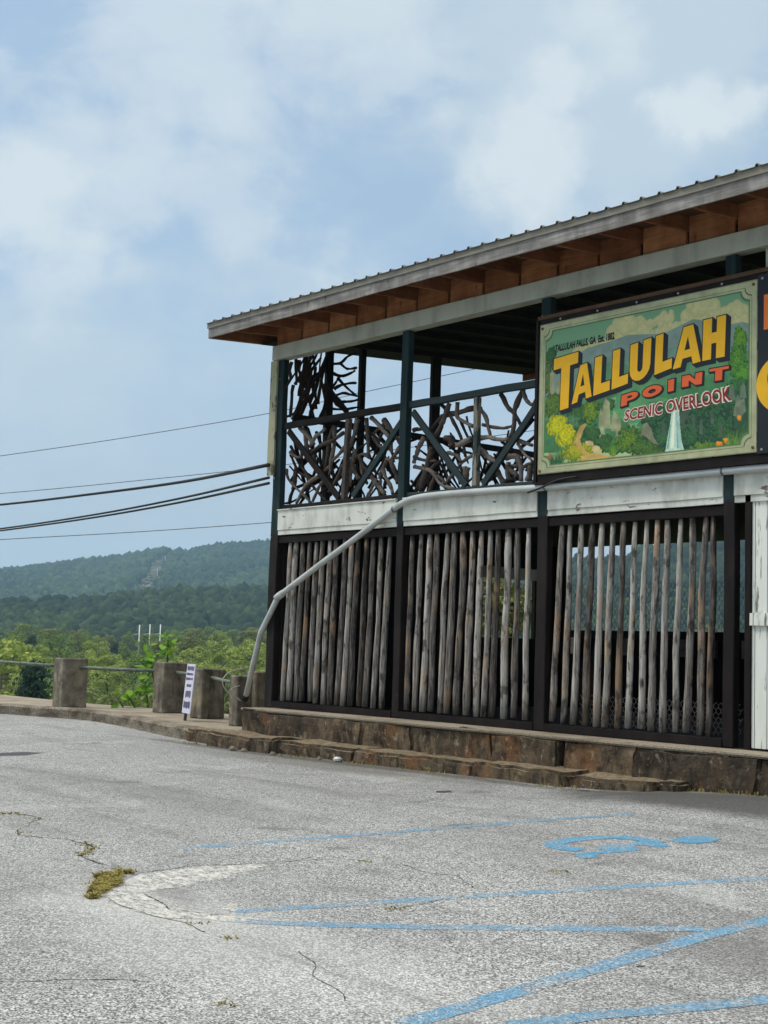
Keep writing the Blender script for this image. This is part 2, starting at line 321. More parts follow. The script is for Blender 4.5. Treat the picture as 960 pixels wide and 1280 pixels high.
sp2 = m.noise(v, 1.5, 3, .5); c = m.mix(m.rng(sp2, .66, .72, 0, .4), c, srgb(70, 68, 67))                                # drips of oil
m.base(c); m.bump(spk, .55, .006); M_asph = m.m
# worn blue paint: shows the aggregate through it
m = Mat('worn_blue_paint', .8, .25); c, spk, v = asphalt_nodes(m)
wr = m.math('ADD', m.math('MULTIPLY', m.noise(v, 70, 3, .7), .55), m.math('MULTIPLY', m.noise(v, 5, 6, .6), .45))
m.base(m.mix(m.rng(wr, .42, .60, .78, .06), c, m.mix(m.rng(m.noise(v, 60, 3), .4, .6), srgb(58, 116, 150), srgb(84, 148, 182)))); m.bump(spk, .5, .006); M_blue = m.m
m = Mat('worn_blue_symbol_paint', .8, .25); c, spk, v = asphalt_nodes(m)
m.base(m.mix(m.rng(m.math('ADD', m.math('MULTIPLY', m.noise(v, 60, 4, .7), .6), m.math('MULTIPLY', m.noise(v, 6, 5, .6), .4)), .44, .62, 1., .15), c, m.mix(m.rng(m.noise(v, 40, 3), .4, .6), srgb(60, 124, 158), srgb(82, 150, 184)))); m.bump(spk, .5, .006); M_blue2 = m.m
m = Mat('pale_patching_mortar', .9, .2); v = m.co(); n = m.noise(v, 14, 6, .65); c, spk, v2 = asphalt_nodes(m)
c2 = m.mix(m.rng(n, .3, .7), srgb(176, 173, 165), srgb(208, 205, 196)); m.base(m.mix(m.rng(m.noise(m.co((7, 11, 1)), 1.7, 8, .85), .43, .55), c2, c)); m.bump(n, .4, .006); M_mortar = m.m
m = Mat('crack_filler', .95, .1); m.base(m.mix(m.rng(m.noise(m.co(), 9, 4), .42, .6), srgb(44, 42, 38), srgb(104, 98, 84))); M_crack = m.m
m = Mat('tar_smear', .7, .3); m.base(srgb(62, 62, 64)); M_tar = m.m
m = Mat('dry_grass', .9, .1); m.base(m.mix(m.rnd(), srgb(128, 118, 62), srgb(172, 158, 98))); M_grass = m.m
m = Mat('galvanised_pipe', .55, .4); m.base(m.mix(m.rng(m.noise(m.co((1.5, 3, 3)), 2, 5), .45, .75), srgb(186, 190, 188), srgb(164, 166, 162))); M_pipe = m.m
m = Mat('green_grey_pipe', .6, .4); m.base(m.mix(m.rng(m.noise(m.co((3, 9, 9)), 2, 5), .42, .64), srgb(96, 110, 98), srgb(78, 76, 62))); M_rail = m.m
m = Mat('black_cable', .6, .3); m.base(srgb(28, 28, 30)); M_cable = m.m
m = Mat('grey_cable', .6, .3); m.base(srgb(92, 98, 104)); M_cable2 = m.m
m = Mat('pale_cable', .6, .3); m.base(srgb(170, 166, 152)); M_cable3 = m.m
m = Mat('rusty_bolt', .7, .4); m.base(m.mix(m.rng(m.noise(m.co(), 90, 3), .4, .6), srgb(70, 48, 30), srgb(128, 92, 58))); M_rust = m.m
m = Mat('bright_screw', .4, .5); m.base(srgb(150, 150, 146)); M_screw = m.m
m = Mat('wire_netting', .6, .3); m.base(srgb(64, 72, 66)); M_net = m.m
m = Mat('white_pole_paint', .6, .3); m.base(srgb(222, 222, 216)); M_upole = m.m
m = Mat('litter_paper', .8, .2); m.base(srgb(232, 232, 226)); M_paper = m.m
def flat(name, c, rough=.55, spec=.35):
    m = Mat(name, rough, spec); m.base(m.mix(m.rng(m.noise(m.co(), 9, 5), .35, .7, 0, .22), c, tuple(list(np.array(c[:3]) * .62) + [1]))); return m.m
M_yel = flat('sign_yellow', srgb(236, 178, 20)); M_ora = flat('sign_orange', srgb(226, 96, 42)); M_navy = flat('sign_navy', srgb(16, 26, 34)); M_red = flat('sign_dark_red', srgb(140, 22, 34)); M_cream = flat('sign_cream', srgb(226, 214, 196)); M_black = flat('sign_black', srgb(16, 20, 20)); M_ora2 = flat('board_orange', srgb(232, 118, 34))
m = Mat('painted_sign_face', .5, .35); at = m.n('ShaderNodeVertexColor'); at.layer_name = 'tone'; m.l(at.outputs[0], m.b.inputs['Base Color']); M_art = m.m
m = Mat('notice_white', .5, .3); m.base(srgb(206, 204, 220)); M_notice = m.m
m = Mat('notice_ink', .5, .3); m.base(srgb(70, 62, 92)); M_ink = m.m
# foliage
def leafmat(name, cols, transl=.35):
    m = Mat(name, .7, .15); geo = m.n('ShaderNodeNewGeometry'); r = m.rnd()
    f = m.math('ADD', m.math('MULTIPLY', geo.outputs['Random Per Island'], .55), m.math('ADD', m.math('MULTIPLY', r, .25), m.math('MULTIPLY', m.noise(m.co(), .55, 3), .4)))
    c = m.ramp(f, [(.18 + .64 * i / (len(cols) - 1), q) for i, q in enumerate(cols)]); m.base(c)
    tr = m.n('ShaderNodeBsdfTranslucent'); m.l(c, tr.inputs[0]); mx = m.n('ShaderNodeMixShader'); mx.inputs[0].default_value = transl
    m.l(m.b.outputs[0], mx.inputs[1]); m.l(tr.outputs[0], mx.inputs[2]); m.l(mx.outputs[0], m.t.nodes['Material Output'].inputs[0]); return m.m
M_leaf_yel = leafmat('yellow_green_leaf', [srgb(98, 118, 48), srgb(136, 152, 68), srgb(172, 182, 94)])
M_leaf_mid = leafmat('mid_green_leaf', [srgb(76, 100, 50), srgb(106, 128, 66), srgb(138, 156, 86)])
M_leaf_dark = leafmat('dark_green_leaf', [srgb(42, 62, 48), srgb(58, 80, 56), srgb(78, 100, 66)])
M_leaf_olive = leafmat('olive_green_leaf', [srgb(90, 100, 54), srgb(116, 124, 70), srgb(140, 146, 88)])
M_leaf_bright = leafmat('bright_sapling_leaf', [srgb(86, 130, 36), srgb(120, 164, 52), srgb(152, 190, 78)], .4)
m = Mat('bark', .9, .1); m.base(m.mix(m.noise(m.co((8, 8, 2)), 1.5, 4), srgb(62, 54, 46), srgb(112, 102, 90))); M_bark = m.m
m = Mat('far_canopy', .85, .05); at = m.n('ShaderNodeVertexColor'); at.layer_name = 'tone'; nz = m.noise(m.co(), .35, 4, .7); m.base(m.mix(m.rng(nz, .38, .6, 0, .62), at.outputs[0], (.014, .024, .012, 1), 'MIX')); M_far = m.m
m = Mat('valley_ground', .95, .05); v = m.co(); m.base(m.mix(m.rng(m.noise(v, .03, 5), .4, .6), srgb(70, 86, 48), srgb(108, 108, 72))); M_ground = m.m
m = Mat('hill_ground', .95, .05); v = m.co(); m.base(m.mix(m.rng(m.noise(v, .05, 6, .7), .4, .6), srgb(84, 96, 62), srgb(120, 120, 88))); M_hill = m.m

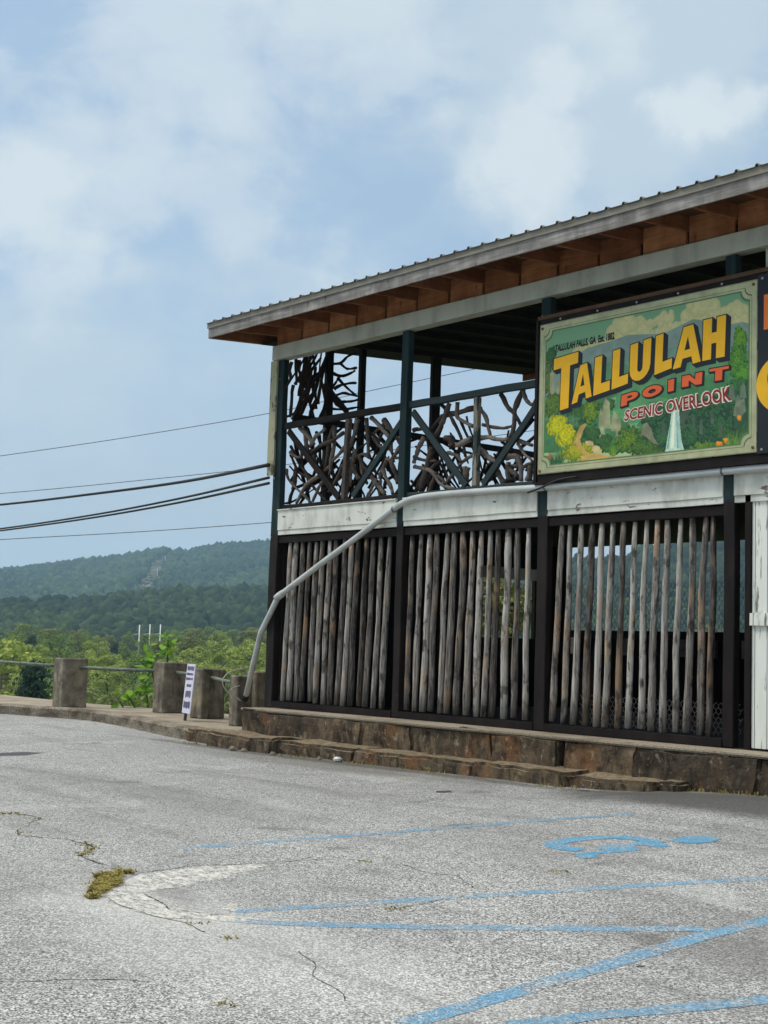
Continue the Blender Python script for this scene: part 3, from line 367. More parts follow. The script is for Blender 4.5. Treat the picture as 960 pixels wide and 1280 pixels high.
# ------------------------------------------------------------------ measured layout (metres)
D = {"logs":[[[0.174,0.061,0.239,2.3],[0.325,0.06,0.375,2.302],[0.487,0.06,0.519,2.303],[0.629,0.06,0.689,2.303],[0.788,0.06,0.834,2.303],[0.931,0.059,0.983,2.304],[1.095,0.06,1.138,2.304],[1.252,0.06,1.282,2.305],[1.399,0.06,1.455,2.304],[1.539,0.06,1.613,2.304],[1.687,0.06,1.748,2.305],[1.861,0.062,1.914,2.305],[2.004,0.062,2.062,2.305],[2.158,0.062,2.221,2.304],[2.306,0.063,2.385,2.304]],[[2.778,0.039,2.833,2.303],[2.945,0.041,2.993,2.302],[3.116,0.043,3.154,2.302],[3.245,0.043,3.302,2.302],[3.416,0.045,3.466,2.301],[3.552,0.046,3.61,2.301],[3.718,0.048,3.773,2.3],[3.885,0.051,3.916,2.3],[4.046,0.053,4.072,2.299],[4.192,0.054,4.225,2.298],[4.332,0.055,4.376,2.297],[4.512,0.059,4.542,2.296],[4.674,0.062,4.688,2.295],[4.849,0.065,4.865,2.293]],[[5.279,0.081,5.375,2.303],[5.44,0.08,5.5,2.305],[5.605,0.079,5.666,2.304],[5.754,0.077,5.822,2.304],[5.914,0.076,5.959,2.305],[6.058,0.075,6.128,2.304],[6.207,0.074,6.271,2.304],[6.36,0.073,6.428,2.304],[6.526,0.073,6.585,2.303],[6.686,0.073,6.728,2.303],[6.832,0.072,6.865,2.303],[6.984,0.072,7.031,2.302],[7.128,0.072,7.183,2.301],[7.282,0.072,7.337,2.3],[7.413,0.071,7.455,2.3]]],"br1":[[22,[0.009,0.1,3.675],[0.183,0.1,3.468],[0.371,0.1,3.284],[0.595,0.1,3.037],[0.914,0.1,2.831]],[20,[-0.043,0.1,3.337],[0.094,0.1,3.177],[0.317,0.1,3.014],[0.625,0.1,2.828]],[34,[0.299,0.1,3.904],[0.482,0.1,3.78],[0.629,0.1,3.64]],[24,[1.329,0.1,3.729],[1.069,0.1,3.652],[0.803,0.1,3.604],[0.567,0.1,3.52]],[34,[0.39,0.1,3.852],[0.411,0.1,3.681],[0.458,0.1,3.488]],[26,[1.007,0.1,3.874],[0.933,0.1,3.695],[0.88,0.1,3.431],[0.825,0.1,3.208]],[30,[0.191,0.1,3.34],[0.135,0.1,3.09],[0.06,0.1,2.84]],[26,[1.336,0.1,3.291],[1.199,0.1,3.099],[1.041,0.1,2.946]],[26,[1.801,0.1,3.893],[1.831,0.1,3.61],[1.874,0.1,3.368]],[26,[1.477,0.1,3.381],[1.667,0.1,3.415],[1.859,0.1,3.349]],[34,[1.462,0.1,3.362],[1.551,0.1,3.194],[1.653,0.1,3.066]],[26,[1.653,0.1,3.386],[1.739,0.1,3.239],[1.838,0.1,3.152]],[28,[1.864,0.1,3.887],[2.058,0.1,3.737],[2.25,0.1,3.551],[2.318,0.1,3.369]],[34,[2.131,0.1,3.819],[2.337,0.1,3.621],[2.478,0.1,3.481]],[22,[2.14,0.1,3.296],[2.321,0.1,3.31],[2.501,0.1,3.28]],[26,[2.156,0.1,3.285],[2.07,0.1,3.154],[2.029,0.1,3.059]],[26,[2.16,0.1,3.187],[2.274,0.1,3.022],[2.388,0.1,2.83]],[30,[1.871,0.1,3.11],[2.064,0.1,2.958],[2.192,0.1,2.832]],[30,[2.324,0.1,3.252],[2.421,0.1,3.089],[2.471,0.1,2.969]],[22,[2.146,0.1,3.827],[1.996,0.1,3.734],[1.875,0.1,3.662]],[22,[1.862,0.1,3.618],[2.04,0.1,3.462]],[24,[0.93,0.1,3.138],[0.768,0.1,3.005],[0.676,0.1,2.835]],[26,[0.793,0.1,3.169],[0.488,0.1,3.086],[0.293,0.1,2.826]],[24,[1.306,0.1,3.558],[1.082,0.1,3.414],[0.856,0.1,3.268]],[32,[1.611,0.1,3.893],[1.542,0.1,3.678],[1.47,0.1,3.523]],[26,[0.56,0.1,3.647],[0.692,0.1,3.739],[0.892,0.1,3.824]],[28,[0.603,0.1,3.496],[0.683,0.1,3.302],[0.757,0.1,3.213]],[30,[1.535,0.1,3.497],[1.482,0.1,3.28],[1.432,0.1,3.001]],[22,[2.029,0.1,3.059],[1.911,0.1,2.929],[1.838,0.1,2.835]],[24,[2.495,0.1,3.431],[2.351,0.1,3.308]],[26,[1.059,0.1,3.848],[1.012,0.1,3.482],[0.961,0.1,3.198]],[24,[0.105,0.1,3.581],[0.253,0.1,3.484],[0.393,0.1,3.514]],[22,[2.06,0.1,3.037],[2.04,0.1,2.822]],[26,[1.606,0.1,3.37],[1.647,0.1,3.187],[1.75,0.1,3.019]]],"br2":[[24,[3.189,0.1,3.922],[3.347,0.1,3.782],[3.462,0.1,3.649],[3.606,0.1,3.412],[3.667,0.1,3.222]],[28,[3.398,0.1,3.899],[3.32,0.1,3.757],[3.216,0.1,3.599],[3.136,0.1,3.493]],[30,[3.793,0.1,3.799],[3.566,0.1,3.777],[3.32,0.1,3.776],[3.155,0.1,3.718],[3.018,0.1,3.619]],[26,[3.52,0.1,3.903],[3.527,0.1,3.735],[3.679,0.1,3.626],[3.8,0.1,3.577]],[24,[3.938,0.1,3.782],[4.048,0.1,3.625],[4.119,0.1,3.418]],[20,[3.945,0.1,3.581],[4.154,0.1,3.532],[4.333,0.1,3.505],[4.458,0.1,3.519]],[28,[4.244,0.1,3.911],[4.349,0.1,3.772],[4.478,0.1,3.651],[4.594,0.1,3.506]],[28,[4.607,0.1,3.903],[4.513,0.1,3.754],[4.48,0.1,3.615],[4.448,0.1,3.44],[4.388,0.1,3.339]],[24,[4.668,0.1,3.913],[4.746,0.1,3.763],[4.819,0.1,3.728],[4.914,0.1,3.796]],[28,[3.898,0.1,3.412],[4.106,0.1,3.411],[4.261,0.1,3.36],[4.463,0.1,3.341]],[34,[3.888,0.1,3.34],[4.062,0.1,3.189],[4.219,0.1,3.104]],[34,[3.793,0.1,3.422],[3.594,0.1,3.367],[3.472,0.1,3.369]],[46,[3.5,0.1,3.348],[3.414,0.1,3.458],[3.319,0.1,3.448]],[26,[2.648,0.1,3.165],[2.982,0.1,3.11],[3.098,0.1,3.044],[3.243,0.1,2.903],[3.493,0.1,2.815]],[20,[2.997,0.1,3.099],[3.245,0.1,3.211]],[26,[2.687,0.1,3.632],[2.903,0.1,3.63]],[32,[2.908,0.1,3.515],[2.771,0.1,3.356],[2.705,0.1,3.208]],[36,[3.056,0.1,3.387],[2.98,0.1,3.148],[2.85,0.1,2.854]],[30,[3.139,0.1,3.06],[2.993,0.1,2.835]],[22,[3.339,0.1,3.287],[3.504,0.1,3.255],[3.602,0.1,3.163]],[22,[3.787,0.1,3.212],[3.615,0.1,3.171],[3.51,0.1,3.087]],[32,[3.631,0.1,3.096],[3.683,0.1,2.927]],[40,[4.247,0.1,3.012],[4.417,0.1,2.822]],[32,[4.394,0.1,3.134],[4.543,0.1,3.148],[4.621,0.1,3.018],[4.638,0.1,2.841]],[26,[4.587,0.1,3.338],[4.857,0.1,3.243]],[18,[4.613,0.1,3.283],[4.739,0.1,3.149],[4.862,0.1,3.051]],[30,[4.396,0.1,3.089],[4.404,0.1,2.84]],[30,[4.435,0.1,3.024],[4.612,0.1,2.905]],[20,[4.743,0.1,3.008],[4.863,0.1,3.042]],[40,[4.797,0.1,2.83],[4.835,0.1,3.001]],[22,[4.518,0.1,3.168],[4.671,0.1,2.979]],[22,[3.458,0.1,3.017],[3.299,0.1,2.88]],[26,[2.749,0.1,2.851],[2.898,0.1,3.078]],[22,[3.183,0.1,3.019],[3.354,0.1,2.895]],[24,[4.403,0.1,2.876],[4.601,0.1,2.879]],[22,[2.716,0.1,3.284],[2.949,0.1,3.226],[3.176,0.1,3.198]],[24,[3.752,0.1,3.069],[3.733,0.1,2.869]],[22,[4.473,0.1,3.03],[4.767,0.1,3.007]]],"brs":[[22,[0.0,0.72,4.961],[0.0,0.953,4.981],[0.0,1.088,5.102],[0.0,1.269,5.171]],[20,[0.0,0.953,4.981],[0.0,1.096,4.913],[0.0,1.277,4.963]],[24,[0.0,0.709,4.889],[0.0,0.877,4.814],[0.0,1.072,4.809],[0.0,1.279,4.918]],[20,[0.0,0.844,4.61],[0.0,0.936,4.723],[0.0,0.988,4.808]],[26,[0.0,0.873,4.581],[0.0,0.994,4.664],[0.0,1.286,4.739]],[20,[0.0,0.935,4.756],[0.0,1.165,4.599],[0.0,1.322,4.542]],[22,[0.0,0.891,4.494],[0.0,1.11,4.558],[0.0,1.308,4.552]],[22,[0.0,1.005,4.421],[0.0,1.311,4.485]],[20,[0.0,0.707,4.293],[0.0,1.037,4.314],[0.0,1.343,4.388]],[26,[0.0,0.196,4.92],[0.0,0.186,4.55]],[26,[0.0,0.093,4.861],[0.0,0.067,4.554]],[30,[0.0,0.332,4.854],[0.0,0.32,4.525],[0.0,0.232,4.101]],[30,[0.0,0.473,4.7],[0.0,0.353,4.377],[0.0,0.234,4.058]],[26,[0.0,0.534,4.533],[0.0,0.382,4.316],[0.0,0.26,4.062]],[26,[0.0,0.578,4.759],[0.0,0.341,4.637]],[26,[0.0,0.436,4.913],[0.0,0.424,4.583],[0.0,0.377,4.424]],[28,[0.0,0.249,4.907],[0.0,0.251,4.581]],[26,[0.0,0.155,4.048],[0.0,0.3,4.37],[0.0,0.477,4.591]],[30,[0.0,0.567,4.384],[0.0,0.446,4.085]],[60,[0.0,0.707,4.623],[0.0,1.15,4.285]],[24,[0.0,0.547,4.864],[0.0,0.459,4.392]],[26,[0.0,0.159,4.546],[0.0,0.127,4.088]]],"brace":[[[0.135,0.0,3.865],[1.346,0.0,2.746]],[[2.683,0.0,3.826],[1.631,0.0,2.839]],[[2.808,0.0,3.847],[3.829,0.0,2.807]],[[5.001,0.0,3.703],[4.115,0.0,2.824]]],"mid":[[[1.481,0.0,3.884],[1.429,0.0,2.721]],[[3.974,0.0,3.892],[3.974,0.0,2.78]]],"glyphs":{"TALLULAH":[["T",[[5.3793,4.1431],[5.7443,4.1757],[5.7248,3.582],[5.3631,3.5323]]],["A",[[5.6772,4.0007],[5.9714,4.0515],[5.9486,3.6534],[5.6557,3.5978]]],["L",[[5.9905,4.0727],[6.2191,4.1003],[6.2034,3.6913],[5.9705,3.6553]]],["L",[[6.2459,4.1117],[6.471,4.1377],[6.4551,3.732],[6.2304,3.6923]]],["U",[[6.4875,4.1396],[6.7691,4.1784],[6.753,3.7702],[6.4751,3.7201]]],["L",[[6.8296,4.1854],[7.0512,4.2164],[7.0389,3.8201],[6.8135,3.775]]],["A",[[7.072,4.209],[7.4264,4.2488],[7.4069,3.839],[7.0546,3.803]]],["H",[[7.4373,4.2561],[7.7144,4.2677],[7.7006,3.8479],[7.4268,3.8396]]]],"POINT":[["P",[[6.3724,3.6123],[6.6005,3.6424],[6.596,3.5221],[6.3646,3.4927]]],["O",[[6.6574,3.6576],[6.916,3.6754],[6.9124,3.5678],[6.655,3.5407]]],["I",[[6.9971,3.6979],[7.0755,3.7054],[7.0679,3.5825],[6.9956,3.5754]]],["N",[[7.1758,3.7158],[7.43,3.7296],[7.4223,3.6082],[7.1711,3.6023]]],["T",[[7.5167,3.7443],[7.7524,3.7467],[7.7449,3.6177],[7.5082,3.6146]]]]},"scenic":[[6.4283,3.4504],[7.7713,3.5432],[7.7887,3.4021],[6.4127,3.3356]],"est":[[5.395,4.2992],[6.2611,4.3184],[6.2625,4.2414],[5.3834,4.2253]],"signc":[[5.1564,4.5692],[8.0824,4.5577],[8.0851,2.8629],[5.1491,2.8508]],"orange":[[8.1618,4.3925],[8.1591,4.0492]],"yellow":[[8.0844,3.4456],[8.1844,3.5861],[8.1173,3.3242],[8.209,3.2438]],"pipe":[[0.196,-0.06,1.537],[1.107,-0.06,1.947],[1.943,-0.06,2.31],[2.496,-0.06,2.562],[2.802,-0.06,2.686],[3.104,-0.06,2.733],[3.617,-0.06,2.74],[4.446,-0.06,2.729],[5.116,-0.06,2.713],[5.931,-0.06,2.71],[6.916,-0.06,2.708],[7.666,-0.06,2.709],[8.18,-0.06,2.705],[8.878,-0.06,2.706]],"pipe_low":[[0.195,-0.06,1.559],[-0.067,-0.05,1.238],[-0.28,-0.02,1.003],[-0.45,0.01,0.674],[-1.0,0.262,0.086]],"loop":[[-0.95,0.146,0.042],[-0.95,-0.038,0.134],[-0.95,-0.16,0.247],[-0.95,-0.171,0.35],[-0.95,-0.08,0.442],[-0.95,0.097,0.496],[-0.95,0.277,0.521]],"loop2":[[-0.95,-0.008,0.077],[-0.95,-0.026,0.18],[-0.95,0.026,0.237],[-0.95,0.122,0.26]],"lines":[[[7.77,-6.198,-0.538],[7.847,-5.776,-0.526],[8.007,-5.048,-0.502],[8.184,-4.273,-0.471],[8.384,-3.454,-0.437],[8.626,-2.509,-0.401]],[[9.789,-7.125,-0.556],[9.917,-6.751,-0.547],[10.105,-6.223,-0.533],[10.342,-5.577,-0.514],[10.637,-4.802,-0.487],[11.016,-3.94,-0.455]],[[9.924,-7.275,-0.56],[10.121,-7.159,-0.557],[10.332,-6.956,-0.552],[10.673,-6.598,-0.543],[11.15,-6.037,-0.528],[11.614,-5.462,-0.51]],[[11.993,-7.809,-0.571],[11.959,-7.548,-0.566],[11.909,-7.138,-0.557],[11.847,-6.675,-0.545],[11.781,-6.161,-0.532],[11.712,-5.589,-0.514],[11.693,-4.917,-0.491]],[[12.261,-7.488,-0.564],[12.348,-7.128,-0.556],[12.482,-6.796,-0.549],[12.65,-6.297,-0.535]]],"lw":[0.1,0.1,0.11,0.12,0.12],"wc_head":[[9.686,-3.37,-0.433],[9.658,-3.258,-0.428],[9.643,-3.158,-0.425],[9.645,-3.065,-0.421],[9.665,-2.994,-0.418],[9.722,-2.971,-0.418],[9.802,-2.979,-0.418],[9.887,-3.024,-0.42],[9.92,-3.158,-0.425],[9.911,-3.241,-0.428],[9.875,-3.312,-0.43],[9.822,-3.348,-0.432],[9.761,-3.365,-0.432]],"wc_ring":[[9.562,-4.141,-0.462],[9.462,-4.168,-0.463],[9.356,-4.16,-0.463],[9.264,-4.105,-0.461],[9.224,-3.955,-0.455],[9.227,-3.807,-0.449],[9.259,-3.666,-0.444],[9.326,-3.541,-0.439],[9.428,-3.477,-0.437],[9.556,-3.469,-0.436],[9.705,-3.49,-0.437]],"wc_body":[[9.591,-4.026,-0.458],[9.538,-3.913,-0.454],[9.529,-3.827,-0.45],[9.569,-3.752,-0.447],[9.603,-3.682,-0.445],[9.575,-3.604,-0.442],[9.583,-3.523,-0.438],[9.63,-3.467,-0.436],[9.703,-3.464,-0.436],[9.785,-3.492,-0.437],[9.848,-3.541,-0.439],[9.834,-3.625,-0.442],[9.78,-3.649,-0.443],[9.709,-3.652,-0.443],[9.671,-3.684,-0.445],[9.697,-3.749,-0.447],[9.763,-3.805,-0.449],[9.82,-3.817,-0.45],[9.817,-3.912,-0.453],[9.791,-4.009,-0.457],[9.75,-4.11,-0.461],[9.734,-4.155,-0.463],[9.793,-4.238,-0.466],[9.822,-4.315,-0.469],[9.784,-4.374,-0.471],[9.705,-4.344,-0.47],[9.651,-4.294,-0.468],[9.652,-4.229,-0.466],[9.665,-4.161,-0.463],[9.681,-4.011,-0.457]],"patch":[[[8.511,-6.973,-0.553],[8.51,-6.759,-0.548],[8.474,-6.562,-0.543],[8.558,-6.377,-0.538],[8.649,-6.131,-0.531],[8.729,-6.15,-0.531],[8.776,-6.281,-0.535],[8.834,-6.441,-0.539],[8.894,-6.569,-0.543],[8.934,-6.696,-0.546],[8.951,-6.806,-0.549],[9.022,-6.906,-0.551],[9.022,-7.015,-0.554],[9.021,-7.122,-0.556],[9.053,-7.246,-0.559],[9.193,-7.297,-0.56],[9.353,-7.332,-0.561],[9.54,-7.357,-0.562],[9.692,-7.276,-0.56],[9.855,-7.23,-0.559],[9.947,-7.14,-0.557],[10.022,-7.141,-0.557],[10.039,-7.253,-0.559],[9.933,-7.331,-0.561],[9.831,-7.437,-0.563],[9.702,-7.528,-0.565],[9.567,-7.52,-0.565],[9.434,-7.541,-0.566],[9.291,-7.533,-0.565],[9.163,-7.537,-0.565],[8.938,-7.489,-0.564],[8.821,-7.379,-0.562],[8.743,-7.226,-0.559],[8.632,-7.11,-0.556]],[[9.682,-7.142,-0.557],[9.641,-7.05,-0.555],[9.652,-6.96,-0.553],[9.755,-7.062,-0.555],[9.78,-7.155,-0.557]]],"tuft":[[8.952,-7.572,-0.566],[8.707,-7.364,-0.562],[8.418,-7.219,-0.559],[8.367,-7.099,-0.556],[8.425,-6.923,-0.552],[8.508,-7.095,-0.556],[8.701,-7.195,-0.558],[8.962,-7.476,-0.564],[9.109,-7.593,-0.567]],"weeds":[[[5.675,-6.331,-0.556],[5.782,-6.297,-0.556]],[[6.346,-6.743,-0.563],[6.432,-6.727,-0.562]],[[7.656,-6.901,-0.556],[7.417,-6.684,-0.554]],[[9.916,-7.49,-0.564],[9.968,-7.451,-0.564]],[[10.282,-7.546,-0.566],[10.343,-7.493,-0.565]],[[11.319,-8.232,-0.579],[11.371,-8.16,-0.578]],[[10.0,-4.922,-0.491],[10.016,-4.793,-0.487]],[[8.185,-6.999,-0.555],[8.403,-6.952,-0.553]],[[8.967,-5.595,-0.514],[9.05,-5.563,-0.513]],[[10.238,-6.45,-0.54],[10.259,-6.296,-0.535]]],"cracks":[[[5.334,-6.41,-0.558],[5.48,-6.272,-0.555],[5.738,-6.276,-0.555],[6.034,-6.504,-0.559],[6.351,-6.736,-0.562],[6.582,-6.768,-0.562],[6.79,-6.682,-0.559],[6.981,-6.623,-0.557],[7.383,-6.666,-0.554],[7.625,-6.884,-0.556],[8.033,-6.944,-0.554],[8.295,-6.976,-0.553],[8.535,-7.245,-0.559],[8.916,-7.54,-0.566]],[[8.938,-7.489,-0.564],[9.291,-7.533,-0.565],[9.567,-7.52,-0.565],[9.812,-7.498,-0.565],[10.137,-7.511,-0.565]],[[9.074,-7.258,-0.559],[9.353,-7.332,-0.561],[9.568,-7.374,-0.562],[9.636,-7.316,-0.561],[9.855,-7.23,-0.559]],[[8.487,-6.959,-0.553],[8.449,-6.547,-0.542],[8.649,-6.131,-0.531],[8.683,-5.837,-0.522],[8.815,-5.641,-0.516],[9.03,-5.563,-0.513]],[[10.438,-8.755,-0.588],[10.55,-8.624,-0.586],[10.603,-8.502,-0.584],[10.705,-8.384,-0.582],[10.852,-8.253,-0.579]],[[10.751,-7.416,-0.563],[11.058,-7.53,-0.565],[11.253,-7.633,-0.567],[11.455,-7.703,-0.569],[11.583,-7.799,-0.571]],[[9.121,-5.521,-0.512],[9.272,-5.447,-0.509],[9.512,-5.489,-0.511],[9.722,-5.444,-0.509],[9.948,-5.539,-0.513],[10.066,-5.634,-0.516]],[[10.263,-6.47,-0.54],[10.236,-6.218,-0.533],[10.214,-5.836,-0.522]],[[1.089,-2.416,-0.514],[0.931,-2.065,-0.51],[0.362,-1.353,-0.504]],[[2.786,-3.5,-0.518],[2.775,-3.244,-0.514],[2.771,-3.064,-0.512]],[[1.946,-4.854,-0.542],[1.818,-4.612,-0.539]],[[2.601,-2.669,-0.507],[2.629,-2.42,-0.503]]],"dark":[[[-0.013,-4.107,-0.537],[-0.039,-3.629,-0.532],[0.178,-3.445,-0.529],[0.423,-3.851,-0.534],[0.34,-4.266,-0.539]],[[6.004,-2.279,-0.481],[6.06,-2.123,-0.478],[6.182,-2.245,-0.48],[6.109,-2.363,-0.482]],[[6.747,-1.124,-0.449],[6.812,-0.995,-0.444],[6.981,-1.2,-0.439]],[[11.906,-6.343,-0.537],[11.928,-6.302,-0.536],[11.945,-6.329,-0.536],[11.923,-6.358,-0.537]]],"litter":[2.958,-1.114,-0.482],"wires":{"thick":[[[-36.143,0.294,4.176],[-23.5,2.971,4.145],[-16.624,3.411,4.081],[-10.617,2.816,3.92],[-5.991,2.124,3.781],[-0.12,-0.098,3.389]],[[-36.202,0.386,3.073],[-23.542,3.037,3.36],[-16.656,3.46,3.492],[-10.64,2.853,3.482],[-6.006,2.149,3.49],[-0.12,-0.089,3.208]],[[-36.644,0.492,3.01],[-23.943,3.188,3.317],[-17.035,3.635,3.472],[-11.002,3.049,3.457],[-6.267,2.313,3.446],[-0.12,-0.086,3.129]]],"thin":[[[-46.563,6.228,6.736],[-40.004,13.903,8.418],[-36.284,18.247,9.43],[-32.556,22.58,10.577],[-29.913,25.621,11.606],[-26.835,29.174,12.723],[-22.435,34.25,14.338]],[[-48.711,6.904,5.923],[-41.967,14.887,7.035],[-38.14,19.402,7.769],[-34.309,23.912,8.572],[-30.694,28.141,9.503],[-23.916,36.072,11.241]],[[-67.7,12.448,5.055],[-59.011,22.769,6.243],[-54.089,28.62,6.898],[-49.16,34.461,7.665],[-41.616,43.385,8.956],[-32.904,53.671,10.571]]]},"pill":[[-6.364,0.073,-0.3],[-4.472,0.968,-0.3],[-2.868,0.717,-0.3],[-1.109,0.186,-0.3],[-2.14,1.22,-0.3]],"railL":[-10.838,0.97,0.36],"notice":[[-2.45,0.18,0.53],[-2.45,0.31,0.519],[-2.45,0.287,-0.176],[-2.45,0.164,-0.151]],"kerb":[[-7.55,-0.501],[-6.429,-0.135],[-5.376,0.072],[-3.966,-0.113],[-1.944,-0.586],[-0.702,-0.816],[0.867,-1.076],[1.452,-1.108]],"step":[[1.33,-1.023],[2.516,-0.788],[3.765,-0.831],[5.178,-0.916],[6.276,-0.851],[7.15,-0.657],[7.514,-0.382]],"sap":[[-6.3,2.121,0.887],[-6.3,2.009,0.767],[-6.3,2.2,0.67],[-6.3,1.769,0.56],[-6.3,1.644,0.414],[-6.3,1.753,0.229],[-6.3,1.345,-0.102],[-6.3,1.189,-0.216],[-6.3,1.51,-0.159],[-6.3,1.719,-0.073],[-6.3,1.629,0.07],[-6.3,2.059,0.449],[-6.3,1.839,-0.159],[-6.3,2.568,0.486],[-6.3,2.174,0.509]],"win":[[0.362,5.6,2.605],[3.782,5.6,2.671],[0.396,5.6,1.171],[3.791,5.6,1.305],[0.06,3.97,2.138],[0.06,5.101,2.203],[0.06,4.001,1.159],[0.06,5.133,1.063]],"sbrace":[[0.03,3.949,3.663],[0.03,4.986,4.693]]}
